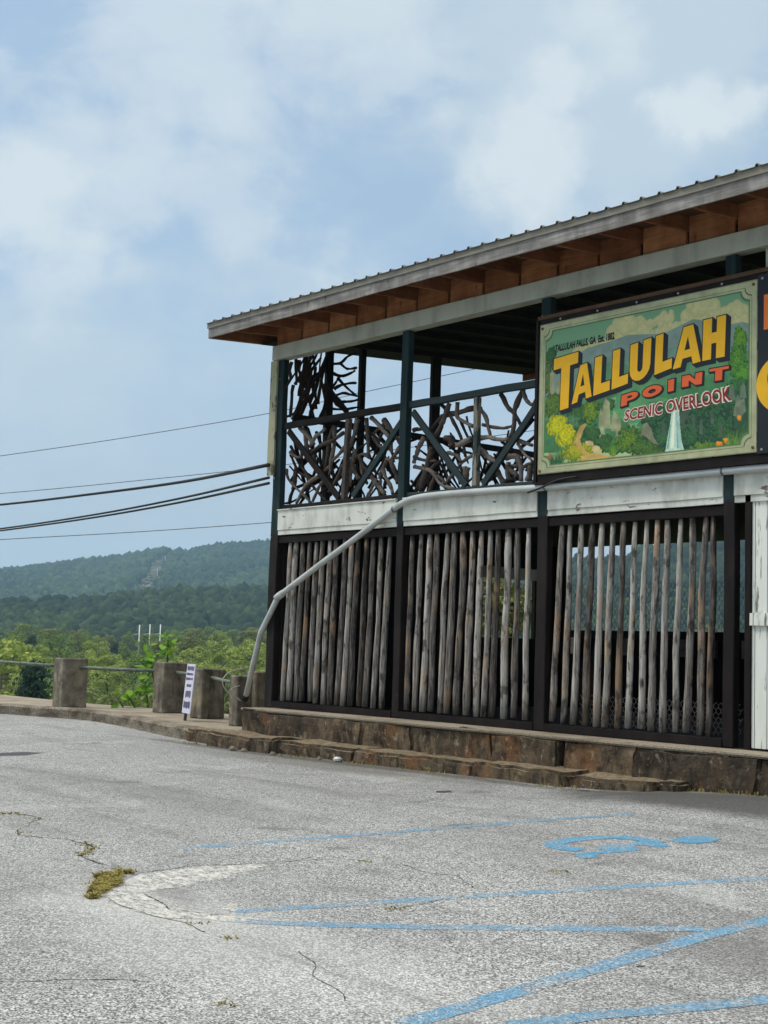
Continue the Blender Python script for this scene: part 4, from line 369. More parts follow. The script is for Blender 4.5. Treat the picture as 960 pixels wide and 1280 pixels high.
ART=[["f",0.443,0.169,0.086,0.097,60,0.0229,[186,184,148],[196,190,153],[204,197,160]],["f",0.436,0.11,0.04,0.04,25,0.0206,[186,184,148],[196,190,153],[204,197,160]],["f",0.525,0.233,0.069,0.04,30,0.0149,[186,184,148],[196,190,153],[204,197,160]],["f",0.324,0.233,0.149,0.048,60,0.0183,[186,184,148],[196,190,153],[204,197,160]],["f",0.608,0.122,0.051,0.035,26,0.0137,[186,184,148],[196,190,153],[204,197,160]],["f",0.558,0.131,0.046,0.016,16,0.0091,[186,184,148],[196,190,153],[204,197,160]],["f",0.766,0.14,0.08,0.077,60,0.0206,[186,184,148],[196,190,153],[204,197,160]],["f",0.76,0.092,0.04,0.04,25,0.016,[186,184,148],[196,190,153],[204,197,160]],["f",0.681,0.207,0.126,0.045,60,0.016,[186,184,148],[196,190,153],[204,197,160]],["f",0.84,0.178,0.046,0.048,24,0.0137,[186,184,148],[196,190,153],[204,197,160]],["f",0.906,0.176,0.063,0.061,40,0.0171,[186,184,148],[196,190,153],[204,197,160]],["f",0.931,0.184,0.04,0.048,20,0.0137,[186,184,148],[196,190,153],[204,197,160]],["f",0.714,0.255,0.229,0.026,50,0.0137,[186,184,148],[196,190,153],[204,197,160]],["f",0.871,0.233,0.103,0.04,40,0.0149,[186,184,148],[196,190,153],[204,197,160]],["p",[128,146,146],0.05,[[0.021,0.365],[0.137,0.275],[0.25,0.213],[0.36,0.199],[0.443,0.18],[0.524,0.197],[0.603,0.216],[0.67,0.188],[0.734,0.161],[0.798,0.191],[0.871,0.233],[0.942,0.235],[0.982,0.259],[0.984,0.673],[0.025,0.588]]],["p",[112,140,135],0.06,[[0.024,0.519],[0.251,0.321],[0.373,0.288],[0.467,0.281],[0.56,0.322],[0.671,0.305],[0.757,0.283],[0.841,0.323],[0.982,0.348],[0.984,0.732],[0.027,0.691]]],["p",[92,132,104],0.08,[[0.025,0.588],[0.252,0.371],[0.362,0.334],[0.527,0.409],[0.628,0.388],[0.778,0.336],[0.862,0.404],[0.982,0.407],[0.984,0.79],[0.028,0.759]]],["p",[70,116,84],0.1,[[0.026,0.656],[0.243,0.568],[0.365,0.53],[0.517,0.533],[0.695,0.529],[0.842,0.505],[0.983,0.526],[0.985,0.965],[0.03,0.861]]],["p",[88,138,100],0.1,[[0.329,0.587],[0.4,0.538],[0.471,0.522],[0.562,0.497],[0.529,0.568],[0.63,0.622],[0.541,0.697],[0.474,0.762],[0.391,0.681]]],["p",[140,165,140],0,[[0.365,0.571],[0.389,0.56],[0.383,0.591],[0.401,0.59],[0.371,0.6]]],["p",[120,160,140],0,[[0.45,0.741],[0.496,0.743],[0.485,0.761],[0.508,0.777],[0.456,0.762]]],["f",0.06,0.22,0.025,0.065,50,0.0103,[30,62,44],[46,86,50],[70,110,62]],["f",0.047,0.371,0.025,0.113,70,0.0103,[50,70,44],[80,100,60],[112,128,78]],["p",[150,150,124],0.14,[[0.057,0.476],[0.057,0.339],[0.066,0.325],[0.076,0.347],[0.081,0.481]]],["p",[150,150,124],0.14,[[0.093,0.484],[0.094,0.399],[0.103,0.385],[0.112,0.407],[0.116,0.489]]],["p",[150,150,124],0.14,[[0.115,0.489],[0.116,0.439],[0.124,0.424],[0.132,0.446],[0.136,0.494]]],["p",[98,100,92],0.14,[[0.113,0.539],[0.113,0.387],[0.138,0.343],[0.154,0.548]]],["f",0.077,0.548,0.055,0.081,110,0.0114,[42,66,36],[74,98,44],[110,130,58]],["p",[40,72,58],0.12,[[0.499,0.909],[0.531,0.758],[0.609,0.711],[0.717,0.673],[0.843,0.64],[0.963,0.55],[0.976,0.993]]],["p",[64,78,68],0.16,[[0.666,0.908],[0.675,0.725],[0.718,0.688],[0.75,0.741],[0.729,0.813],[0.72,0.918]]],["f",0.782,0.748,0.069,0.065,60,0.0126,[24,56,44],[40,78,54],[66,104,66]],["f",0.844,0.716,0.069,0.081,60,0.0126,[24,56,44],[40,78,54],[66,104,66]],["f",0.914,0.687,0.057,0.081,60,0.0126,[24,56,44],[40,78,54],[66,104,66]],["f",0.782,0.838,0.069,0.081,60,0.0126,[24,56,44],[40,78,54],[66,104,66]],["f",0.855,0.823,0.069,0.081,60,0.0126,[24,56,44],[40,78,54],[66,104,66]],["f",0.73,0.859,0.046,0.065,60,0.0126,[24,56,44],[40,78,54],[66,104,66]],["f",0.587,0.769,0.046,0.081,60,0.0126,[24,56,44],[40,78,54],[66,104,66]],["f",0.564,0.702,0.057,0.065,60,0.0126,[24,56,44],[40,78,54],[66,104,66]],["f",0.61,0.851,0.034,0.048,60,0.0126,[24,56,44],[40,78,54],[66,104,66]],["p",[72,88,78],0.15,[[0.765,0.858],[0.765,0.787],[0.771,0.767],[0.778,0.792],[0.78,0.861]]],["p",[72,88,78],0.15,[[0.811,0.806],[0.812,0.736],[0.818,0.716],[0.824,0.741],[0.827,0.81]]],["p",[72,88,78],0.15,[[0.848,0.888],[0.848,0.818],[0.854,0.799],[0.861,0.824],[0.863,0.891]]],["p",[72,88,78],0.15,[[0.733,0.821],[0.733,0.749],[0.739,0.729],[0.746,0.755],[0.749,0.824]]],["p",[72,88,78],0.15,[[0.603,0.842],[0.603,0.769],[0.609,0.749],[0.616,0.775],[0.619,0.845]]],["f",0.932,0.334,0.027,0.081,80,0.0114,[46,84,34],[80,122,36],[112,150,50]],["f",0.923,0.451,0.034,0.097,110,0.0126,[36,72,38],[64,108,44],[96,138,54]],["f",0.942,0.545,0.025,0.081,60,0.0114,[36,80,40],[70,118,44],[104,146,56]],["f",0.919,0.599,0.041,0.048,50,0.0103,[30,66,48],[48,90,58],[76,118,70]],["p",[92,104,94],0.15,[[0.887,0.68],[0.888,0.613],[0.899,0.588],[0.908,0.614],[0.913,0.686]]],["p",[92,104,94],0.15,[[0.913,0.746],[0.913,0.679],[0.924,0.653],[0.933,0.679],[0.939,0.751]]],["p",[92,104,94],0.15,[[0.932,0.676],[0.933,0.609],[0.944,0.584],[0.953,0.61],[0.958,0.682]]],["p",[106,114,100],0.15,[[0.905,0.773],[0.911,0.715],[0.93,0.69],[0.95,0.68],[0.957,0.755],[0.935,0.795]]],["p",[186,204,200],0.06,[[0.646,0.691],[0.677,0.695],[0.682,0.788],[0.689,0.881],[0.701,0.945],[0.62,0.935],[0.628,0.855],[0.638,0.779]]],["p",[214,224,220],0.05,[[0.651,0.695],[0.661,0.694],[0.66,0.799],[0.655,0.926],[0.64,0.926],[0.645,0.812]]],["p",[120,158,156],0.05,[[0.638,0.779],[0.643,0.78],[0.633,0.925],[0.626,0.924]]],["p",[130,166,166],0,[[0.666,0.708],[0.669,0.708],[0.677,0.933],[0.67,0.932]]],["p",[236,240,232],0,[[0.654,0.705],[0.658,0.706],[0.653,0.905],[0.646,0.904]]],["p",[160,190,190],0.05,[[0.675,0.71],[0.682,0.788],[0.69,0.935],[0.677,0.933],[0.671,0.801]]],["f",0.657,0.94,0.046,0.011,40,0.008,[150,182,180],[190,208,204],[220,230,226]],["f",0.219,0.629,0.069,0.065,80,0.0126,[30,62,44],[50,86,50],[78,112,56]],["f",0.269,0.623,0.039,0.081,70,0.0126,[44,78,34],[84,112,36],[128,142,44]],["f",0.342,0.606,0.046,0.039,40,0.0103,[40,70,44],[60,90,50],[84,112,60]],["p",[136,138,116],0.2,[[0.326,0.749],[0.327,0.603],[0.34,0.557],[0.359,0.59],[0.367,0.757]]],["p",[136,138,116],0.2,[[0.307,0.811],[0.309,0.664],[0.316,0.617],[0.331,0.649],[0.339,0.816]]],["p",[136,138,116],0.2,[[0.368,0.773],[0.37,0.693],[0.381,0.647],[0.398,0.679],[0.404,0.78]]],["p",[136,138,116],0.2,[[0.389,0.81],[0.391,0.73],[0.399,0.683],[0.413,0.715],[0.42,0.815]]],["p",[136,138,116],0.2,[[0.297,0.841],[0.3,0.793],[0.31,0.746],[0.327,0.779],[0.333,0.848]]],["f",0.182,0.688,0.034,0.048,40,0.0103,[50,84,66],[76,112,84],[110,140,110]],["f",0.222,0.778,0.039,0.058,50,0.0114,[34,70,44],[54,92,54],[84,120,60]],["f",0.277,0.772,0.039,0.055,50,0.0114,[30,64,44],[48,84,50],[76,112,56]],["p",[176,148,94],0.12,[[0.248,0.701],[0.23,0.714],[0.209,0.776],[0.191,0.822],[0.23,0.895],[0.322,0.935],[0.453,0.949],[0.544,0.948],[0.6,0.946],[0.59,0.979],[0.335,0.977],[0.212,0.974],[0.149,0.948],[0.198,0.873],[0.179,0.812],[0.199,0.757],[0.22,0.709]]],["p",[178,158,120],0.18,[[0.248,0.845],[0.252,0.819],[0.266,0.816],[0.281,0.827],[0.285,0.852]]],["p",[178,158,120],0.18,[[0.275,0.886],[0.28,0.854],[0.297,0.851],[0.315,0.864],[0.319,0.894]]],["p",[178,158,120],0.18,[[0.311,0.901],[0.316,0.882],[0.322,0.88],[0.329,0.887],[0.333,0.904]]],["p",[178,158,120],0.18,[[0.239,0.832],[0.243,0.817],[0.25,0.815],[0.257,0.821],[0.261,0.836]]],["f",0.333,0.832,0.046,0.039,60,0.0103,[30,62,40],[50,86,48],[78,112,54]],["f",0.387,0.882,0.057,0.032,60,0.0091,[36,70,38],[62,100,44],[96,128,56]],["f",0.451,0.837,0.057,0.081,90,0.0126,[40,74,38],[74,104,40],[116,136,48]],["f",0.521,0.897,0.069,0.042,80,0.0103,[34,64,38],[60,92,42],[98,120,50]],["f",0.555,0.927,0.057,0.023,50,0.0091,[34,64,38],[60,92,42],[88,110,50]],["p",[128,128,112],0.18,[[0.507,0.816],[0.517,0.763],[0.533,0.746],[0.554,0.786],[0.566,0.843],[0.589,0.894],[0.566,0.882],[0.532,0.837]]],["f",0.099,0.688,0.05,0.071,120,0.0103,[124,130,24],[166,166,28],[206,196,44]],["f",0.145,0.764,0.046,0.071,120,0.0103,[124,130,24],[170,166,28],[210,196,40]],["f",0.198,0.873,0.08,0.048,120,0.0103,[110,116,34],[150,150,36],[186,176,50]],["g",0.098,0.956,70,0.109,[34,74,50],[86,124,64],0.069],["g",0.097,0.939,40,0.069,[24,60,48],[60,100,60],0.069],["g",0.187,0.973,40,0.069,[46,84,44],[98,128,52],0.057],["g",0.382,0.929,26,0.069,[70,112,44],[124,150,62],0.016],["f",0.064,0.887,0.014,0.013,10,0.0069,[150,84,40],[176,100,50],[196,120,60]],["f",0.783,0.936,0.057,0.032,50,0.0103,[46,80,44],[80,112,50],[120,140,60]],["g",0.916,0.96,80,0.126,[60,100,50],[140,160,74],0.069],["f",0.93,0.786,0.007,0.013,6,0.0057,[196,120,40],[214,146,50],[226,170,70]],["f",0.85,0.923,0.009,0.008,6,0.0069,[196,110,40],[214,140,50],[226,160,70]],["f",0.878,0.909,0.007,0.008,5,0.0057,[196,120,50],[220,150,60],[230,170,80]],["p",[182,154,100],0.12,[[0.218,0.909],[0.285,0.896],[0.37,0.932],[0.476,0.949],[0.6,0.949],[0.595,0.982],[0.335,0.981],[0.243,0.973]]],["p",[182,154,100],0.12,[[0.25,0.701],[0.226,0.721],[0.204,0.775],[0.19,0.815],[0.211,0.867],[0.242,0.905],[0.261,0.9],[0.225,0.845],[0.217,0.802],[0.231,0.75]]],["p",[186,166,128],0.18,[[0.248,0.845],[0.252,0.819],[0.266,0.816],[0.281,0.827],[0.285,0.852]]],["p",[186,166,128],0.18,[[0.275,0.886],[0.28,0.854],[0.297,0.851],[0.315,0.864],[0.319,0.894]]]]
rng = np.random.default_rng(5); random.seed(5)
# ------------------------------------------------------------------ terrain (one sheet out to the horizon)
def hy(px): return 808.4 + .03 * (px - 480)
FAR = [(-600, 740), (-200, 737), (0, 717), (60, 711), (100, 705), (150, 698), (190, 691), (225, 687), (236, 693), (250, 686), (290, 682), (340, 680), (450, 683), (600, 694), (690, 706), (730, 708), (780, 711), (800, 699), (840, 692), (900, 685), (930, 680), (1000, 672), (1150, 668), (1300, 690), (1600, 720)]
MID = [(-600, 768), (-200, 766), (0, 765), (110, 764), (185, 756), (240, 750), (340, 748), (500, 742), (600, 724), (690, 716), (730, 716), (780, 719), (800, 706), (840, 697), (900, 691), (930, 686), (1000, 678), (1300, 690), (1600, 720)]
FX, FY = np.array(FAR, float).T; FY = FY + 4; MX, MY = np.array(MID, float).T
FWD = math.atan2(RM[1][2], RM[0][2])           # heading of the view, for laying out bearings
def bearing(px): return FWD - math.atan((px - 480) / 1775)
def bearpx(th):
    d = (th - FWD + math.pi) % (2 * math.pi) - math.pi
    return 480 - 1775 * math.tan(max(-1.2, min(1.2, d))), abs(d)
NEAR_R = np.array([0, 24, 29, 36, 46, 60, 130, 240, 320, 420, 540, 700, 1000, 1150, 1250, 1800, 2400, 2600, 3100], float)
def terrain(x, y):
    dx = x - CAM.x; dy = y - CAM.y; r = math.hypot(dx, dy); px, d = bearpx(math.atan2(dy, dx))
    zf = .88 + (hy(px) - np.interp(px, FX, FY)) / 1775 * 2400; zm = .88 + (hy(px) - np.interp(px, MX, MY)) / 1775 * 1000
    Z = [-1.7, -1.7, -2.2, -5.5, -11, -16.5, -18, -16, -14, -11, -14, -6, zm, zm - 14, zm - 22, zm - 22 + (zf - zm + 22) * .46, zf, zf - 12, zf - 60]
    z = float(np.interp(r, NEAR_R, Z))
    if r > 60: z += noise.noise(Vector((x * .006, y * .006, 0))) * min(5, r * .006)
    k = S(d - .75, .5)                              # behind and beside the viewpoint the ground is level
    return z * (1 - k) + (-1.7 - .0 * r) * k
def build_terrain():
    th = [FWD + math.radians(a) for a in list(np.arange(-28, 28.01, .5))]
    rest = [FWD + math.radians(a) for a in np.arange(33, 328, 5)]
    th += rest; n = len(th); R = [2, 12, 20, 24, 26.5, 29, 32, 36, 41, 46, 53, 60, 75, 95, 130, 180, 240, 320, 420, 480, 540, 620, 700, 800, 900, 1000, 1080, 1150, 1250, 1500, 1650, 1800, 2000, 2200, 2300, 2400, 2450, 2600, 3000]
    V = [(CAM.x, CAM.y, -1.7)]; F = []
    for r in R:
        for t in th:
            x = CAM.x + r * math.cos(t); y = CAM.y + r * math.sin(t); V.append((x, y, terrain(x, y)))
    bmv = MB(); bmv.v = V
    for k in range(n): bmv.f.append((0, 1 + k, 1 + (k + 1) % n))
    for i in range(len(R) - 1):
        for k in range(n): a = 1 + i * n; bmv.f.append((a + k, a + n + k, a + n + (k + 1) % n, a + (k + 1) % n))
    o = bmv.build('terrain', M_ground, smooth=True); o.data.materials.append(M_hill)
    for p in o.data.polygons:
        c = p.center
        if math.hypot(c.x - CAM.x, c.y - CAM.y) > 1200: p.material_index = 1
    return tag(o, kind='structure')
build_terrain()

# parking lot: one gently undulating sheet
xs = np.concatenate([np.arange(-18, -2, 1.0), np.arange(-2, 18, .4), np.arange(18, 46, 2.)]); ys = np.concatenate([np.arange(-46, -12, 2.), np.arange(-12, .31, .3)])
V = [(x, y, gz(x, y)) for y in ys for x in xs]; nx = len(xs)
F = [(j * nx + i, j * nx + i + 1, (j + 1) * nx + i + 1, (j + 1) * nx + i) for j in range(len(ys) - 1) for i in range(nx - 1)]
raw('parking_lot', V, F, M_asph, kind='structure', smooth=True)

# kerb and pavement along the overlook
K = [(-17.5, -13.), (-15.5, -8.6), (-13.2, -5.2), (-11.2, -3.1), (-9.2, -1.5)] + [tuple(k) for k in D['kerb'][:6]]
K[5] = (-7.5, -.55); K[6] = (-6.4, -.17)
def smoothline(P, n=6):
    P = [Vector((p[0], p[1], p[2] if len(p) > 2 else 0)) for p in P]; out = []
    for i in range(len(P) - 1):
        p0 = P[max(i - 1, 0)]; p1 = P[i]; p2 = P[i + 1]; p3 = P[min(i + 2, len(P) - 1)]
        for k in range(n):
            t = k / n; out.append(.5 * ((2 * p1) + (p2 - p0) * t + (2 * p0 - 5 * p1 + 4 * p2 - p3) * t * t + (3 * p1 - p0 - 3 * p2 + p3) * t ** 3))
    out.append(P[-1]); return out
KL = smoothline(K, 8)
mb = MB(); prof = [(0, -.8), (.012, -.46), (.0, -.36), (.03, -.332), (.1, -.327), (.3, -.33), (.3, -.8)]; m_ = len(prof)
for i, p in enumerate(KL):
    t = (KL[min(i + 1, len(KL) - 1)] - KL[max(i - 1, 0)]).normalized(); nrm = Vector((-t.y, t.x, 0))
    for (o_, z) in prof:
        j = noise.noise(Vector((p.x * 3, p.y * 3, z * 9))) * .02; q = p + nrm * (o_ + j); mb.v.append((q.x, q.y, z + noise.noise(Vector((p.x * 2.2, z, 7))) * .012))
for i in range(len(KL) - 1):
    for k in range(m_ - 1): a = i * m_ + k; mb.f.append((a, a + 1, a + m_ + 1, a + m_))
mb.f.append(tuple((len(KL) - 1) * m_ + k for k in range(m_)))
tag(mb.build('kerb', M_kerb, smooth=False), kind='structure')
mb = MB()
PK = [(p.x, p.y + .2) for p in KL] + [(.3, -.75)]
poly = PK + [(.3, 2.0), (-2., 2.1), (-5.5, 2.0), (-7.5, 1.35), (-12, 1.3), (-19.5, -5), (-19.5, -13)]
mb.prism(poly, 'z', -1.9, -.336); tag(mb.build('pavement', M_cement), kind='structure')

# ------------------------------------------------------------------ painted markings, cracks, patches: sheets a few mm above the asphalt
def drape(x, y, h): return (x, y, gz(x, y) + h)
def strip(pts, w, h, jit=0.):
    P = [Vector((p[0], p[1], 0)) for p in pts]; Q = []
    for i in range(len(P) - 1):
        k = max(2, int((P[i + 1] - P[i]).length / .07))
        Q += [P[i].lerp(P[i + 1], j / k) for j in range(k)]
    Q.append(P[-1]); vs = []; fs = []
    for i, q in enumerate(Q):
        t = (Q[min(i + 1, len(Q) - 1)] - Q[max(i - 1, 0)]).normalized(); nn = Vector((-t.y, t.x, 0)); ww = w if not callable(w) else w(i / (len(Q) - 1))
        a = q + nn * (ww / 2 * (1 + jit * (random.random() - .5))); b = q - nn * (ww / 2 * (1 + jit * (random.random() - .5)))
        vs += [drape(a.x, a.y, h), drape(b.x, b.y, h)]
    for i in range(len(Q) - 1): fs.append((2 * i, 2 * i + 1, 2 * i + 3, 2 * i + 2))
    return vs, fs
def sheet(name, pts, mat, h, rough=.0):
    bm = bmesh.new(); vs = []
    n = len(pts)
    for i in range(n):
        a = Vector(pts[i][:2]); b = Vector(pts[(i + 1) % n][:2]); k = max(1, int((b - a).length / .05)) if rough else 1
        for j in range(k):
            q = a.lerp(b, j / k)
            if rough: nv = noise.noise_vector(Vector((q.x * 9, q.y * 9, 0))); q = q + Vector((nv.x, nv.y)) * rough
            vs.append(bm.verts.new((q.x, q.y, 0)))
    f = bm.faces.new(vs); bmesh.ops.triangulate(bm, faces=[f])
    for v in bm.verts: v.co.z = gz(v.co.x, v.co.y) + h
    bmesh.ops.recalc_face_normals(bm, faces=bm.faces)
    if sum(f.normal.z for f in bm.faces) < 0: bmesh.ops.reverse_faces(bm, faces=bm.faces)
    me = bpy.data.meshes.new(name); bm.to_mesh(me); bm.free(); me.materials.append(mat); o = bpy.data.objects.new(name, me); C.objects.link(o)
    return tag(o, kind='structure')
for i, (pts, w) in enumerate(zip(D['lines'], D['lw'])):
    mb = MB(); mb.add(*strip(pts, w, .0010 + .0002 * i, .22)); tag(mb.build('parking_line', M_blue), kind='structure')
# wheelchair symbol lying on the ground: head, back and seat, wheel
mb = MB(); P = D['wc_ring']; mb.add(*strip(P, .15, .0026, .05)); tag(mb.build('wheelchair_symbol_wheel', M_blue2), kind='structure')
sheet('wheelchair_symbol_head', D['wc_head'], M_blue2, .0024, .012); sheet('wheelchair_symbol_body', D['wc_body'], M_blue2, .0022, .012)
for p in D['patch']: sheet('mortar_patch', p, M_mortar, .0014, .05)
for p in D['dark']: sheet('tar_smear', p, M_tar, .0014, .02)
for ci_, c_ in enumerate(D['cracks']):
    cw = (2.0, 1.5, 1.5, 1.5, 1, .6, 1.3)[ci_] if ci_ < 7 else .9
    P = smoothline(c_, 10)
    P = [(p.x + noise.noise(p * 4.1) * .05, p.y + noise.noise(p * 4.3 + Vector((9, 9, 9))) * .05) for p in P]
    ph = random.random() * 9
    mb = MB(); mb.add(*strip(P, lambda t: .003 + cw * .012 * abs(noise.noise(Vector((t * 14 + ph, 3, ph)))), .0019, .9)); tag(mb.build('crack', M_crack), kind='structure')
# dry grass and weeds in the joints
V = []; Fq = []
def blade(x, y, h, lean):
    a = random.random() * 6.28; w = .004 + random.random() * .004; dx, dy = math.cos(a) * w, math.sin(a) * w; l = random.random() * 6.28; lx, ly = math.cos(l) * lean, math.sin(l) * lean; z = gz(x, y); b = len(V)
    V.extend([(x - dx, y - dy, z), (x + dx, y + dy, z), (x + lx * .4 + dx * .7, y + ly * .4 + dy * .7, z + h * .7), (x + lx * .4 - dx * .7, y + ly * .4 - dy * .7, z + h * .7)]); Fq.append((b, b + 1, b + 2, b + 3))
    V.extend([(x + lx * .4 - dx * .7, y + ly * .4 - dy * .7, z + h * .7), (x + lx * .4 + dx * .7, y + ly * .4 + dy * .7, z + h * .7), (x + lx + dx * .1, y + ly + dy * .1, z + h * .8), (x + lx - dx * .1, y + ly - dy * .1, z + h * .8)]); Fq.append((b + 4, b + 5, b + 6, b + 7))
def inside(x, y, P):
    c = False; j = len(P) - 1
    for i in range(len(P)):
        if (P[i][1] > y) != (P[j][1] > y) and x < (P[j][0] - P[i][0]) * (y - P[i][1]) / (P[j][1] - P[i][1]) + P[i][0]: c = not c
        j = i
    return c
T_ = D['tuft']; x0, x1 = min(p[0] for p in T_), max(p[0] for p in T_); y0, y1 = min(p[1] for p in T_), max(p[1] for p in T_); k = 0
while k < 2600:
    x = random.uniform(x0, x1); y = random.uniform(y0, y1)
    if inside(x, y, T_) and noise.noise(Vector((x * 9, y * 9, 1))) > random.uniform(-.35, .15): blade(x, y, random.uniform(.01, .035), random.uniform(.01, .06)); k += 1
for wd in D['weeds']:
    a, b = Vector(wd[0][:2]), Vector(wd[1][:2])
    for i in range(int(60 * (a - b).length) + 10):
        q = a.lerp(b, random.random()); blade(q.x + random.gauss(0, .025), q.y + random.gauss(0, .025), random.uniform(.005, .018), random.uniform(.005, .03))
for c_ in D['cracks'][:3]:
    P = smoothline(c_, 10)
    for p in P:
        if noise.noise(p * 1.3) > .12:
            for i in range(5): blade(p.x + random.gauss(0, .03), p.y + random.gauss(0, .03), random.uniform(.005, .018), random.uniform(.005, .03))
for i in range(420):   # along the foot of the step
    x = random.uniform(-.5, 7.4)
    if noise.noise(Vector((x * 2.1, 0, 5))) < 0: continue
    blade(x, -1.06 + random.gauss(0, .03) + .05 * math.sin(x * 2), random.uniform(.01, .05), random.uniform(.01, .03))
for i in range(260): x = random.uniform(7.4, 9.4); blade(x, -.53 + random.gauss(0, .03), random.uniform(.01, .05), random.uniform(.01, .03))
raw('dry_grass', V, Fq, M_grass, kind='stuff')

# ------------------------------------------------------------------ stone plinth and lower step
def rock(x0, x1, y0, y1, z0, z1, amp, seed, name, mat, parent, rnd=.03, skew=0.):
    bm = bmesh.new(); bmesh.ops.create_cube(bm, size=1)
    for v in bm.verts: v.co = Vector((x0 + (v.co.x + .5) * (x1 - x0), y0 + (v.co.y + .5) * (y1 - y0), z0 + (v.co.z + .5) * (z1 - z0)))
    bmesh.ops.bevel(bm, geom=list(bm.edges), offset=rnd, segments=2, affect='EDGES', clamp_overlap=True)
    bmesh.ops.subdivide_edges(bm, edges=[e for e in bm.edges if e.calc_length() > .12], cuts=5, use_grid_fill=True)
    s = Vector((seed * 3.1, seed * 1.7, 0))
    for v in bm.verts:
        d = noise.noise_vector(v.co * 3.1 + s) * amp + noise.noise_vector(v.co * 9 + s) * amp * .45; v.co += d
        v.co.x += skew * (v.co.z - z0)
    off = parent.location
    for v in bm.verts: v.co -= off
    me = bpy.data.meshes.new(name); bm.to_mesh(me); bm.free(); me.materials.append(mat)
    o = bpy.data.objects.new(name, me); C.objects.link(o); o.parent = parent; return o
pl = thing('stone_plinth', (4.5, -.25, -.3), 'long rust-stained stone plinth with a rough cement top under the log screens', 'plinth')
x = .04; i = 0
while x < 11.2:
    w_ = random.uniform(.6, 1.5); x2 = min(11.3, x + w_)
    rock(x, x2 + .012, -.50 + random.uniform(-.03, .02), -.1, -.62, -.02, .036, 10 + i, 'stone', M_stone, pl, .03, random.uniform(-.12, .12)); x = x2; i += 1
rock(.0, 11.3, -.515, -.02, -.034, .0, .012, 3, 'cement_top', M_cement, pl, .02)
st = thing('stone_step', (3.4, -.8, -.45), 'low worn stone step running along the foot of the plinth and sinking into the asphalt', 'step')
SX = [p[0] for p in D['step']]; SY = [p[1] for p in D['step']]
x = -.72; i = 0
while x < 7.5:
    w_ = random.uniform(.7, 1.6); x2 = min(7.62, x + w_); yf = float(np.interp((x + x2) / 2, [-.7, .87, 2.5, 5.2, 6.3, 7.15, 7.6], [-.84, -1.08, -.98, -.98, -.93, -.83, -.74]))
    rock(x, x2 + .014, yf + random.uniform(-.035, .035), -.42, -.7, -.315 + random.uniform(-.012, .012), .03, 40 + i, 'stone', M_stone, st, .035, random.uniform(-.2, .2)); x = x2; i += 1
# rubble crumbs along the step
for k_, (x_, y_, r_) in enumerate([(1.75, -1.18, .05), (1.95, -1.2, .035), (.9, -1.2, .06), (1.15, -1.19, .045), (2.6, -1.1, .04)]):
    o = thing('rubble_stone', (x_, y_, gz(x_, y_)), ['pale lump of rubble left of the litter by the step', 'small pale rubble crumb beside the larger lump near the litter', 'largest rubble lump at the left foot of the step', 'middle rubble lump between the largest one and the pale pair', 'rubble crumb nearest the white litter at the step'][k_], 'stone', 'crumbs of rubble along the step')
    q = rock(x_ - r_, x_ + r_, y_ - r_ * .7, y_ + r_ * .7, gz(x_, y_) - .01, gz(x_, y_) + r_ * .9, .02, 80 + k_, 'lump', M_cement, o, r_ * .4)
lx, ly, lz = D['litter']
o = thing('litter', (lx, ly, lz), 'small crumpled white scrap of litter lying on the asphalt before the step', 'litter')
rock(lx - .055, lx + .055, ly - .035, ly + .035, lz + .002, lz + .05, .02, 99, 'crumpled_paper', M_paper, o, .018)

# ------------------------------------------------------------------ pavilion
PV = thing('pavilion', (5.6, 2.9, 0), 'two-storey open timber pavilion with log screens below, twisted-branch railings above and a metal roof', 'pavilion')
MB().box(.05, 11.2, -.09, 5.8, -1.9, -.006).build('floor_slab', M_cement, PV)
MB().box(.07, 11.1, .17, 5.58, -.0055, .004).build('floor_shade_sheet', M_inner, PV)  # thin dark sheet added over the concrete to paint in interior shade
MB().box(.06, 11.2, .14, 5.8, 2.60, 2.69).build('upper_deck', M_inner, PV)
POSTS = [(-.16, .02), (2.60, 2.73), (5.06, 5.22), (7.62, 7.75), (10.5, 10.7)]
for i, (a, b) in enumerate(POSTS):
    mb = MB().box(a, b, 0, .10, 0.001, 4.905 if i else 4.9); mb.build('post', M_post, PV, bevel=.008, wear=.012)
MB().box(-.255, -.10, -.032, -.003, 3.25, 4.895).build('corner_trim', M_trim, PV, wear=.006)
MB().box(-.22, 11.3, -.045, .13, 4.905, 5.11).build('front_beam', M_greybeam, PV, bevel=.006, wear=.006)
# side and rear posts of the upper floor, inner posts below
for (x_, y_, w_) in ((.02, .72, .12), (.02, 1.34, .10), (.02, 2.76, .17), (.02, 5.58, .18), (2.6, 5.58, .16), (5.2, 5.58, .16), (7.7, 5.58, .16), (11., 5.58, .16)):
    zt = 5.19 + (y_ + .7) * .065
    MB().box(x_, x_ + (.15 if x_ > 1 else .08), y_, y_ + w_, 2.69, zt).build('inner_post', M_dark, PV, bevel=.008, wear=.012)
MB().box(7.872, 7.946, .0, .07, 0, 2.61).build('inner_post', M_dark, PV, bevel=.006)
MB().box(-.03, 11.2, 5.60, 5.72, 5.45, 5.60).build('rear_beam', M_inner, PV)
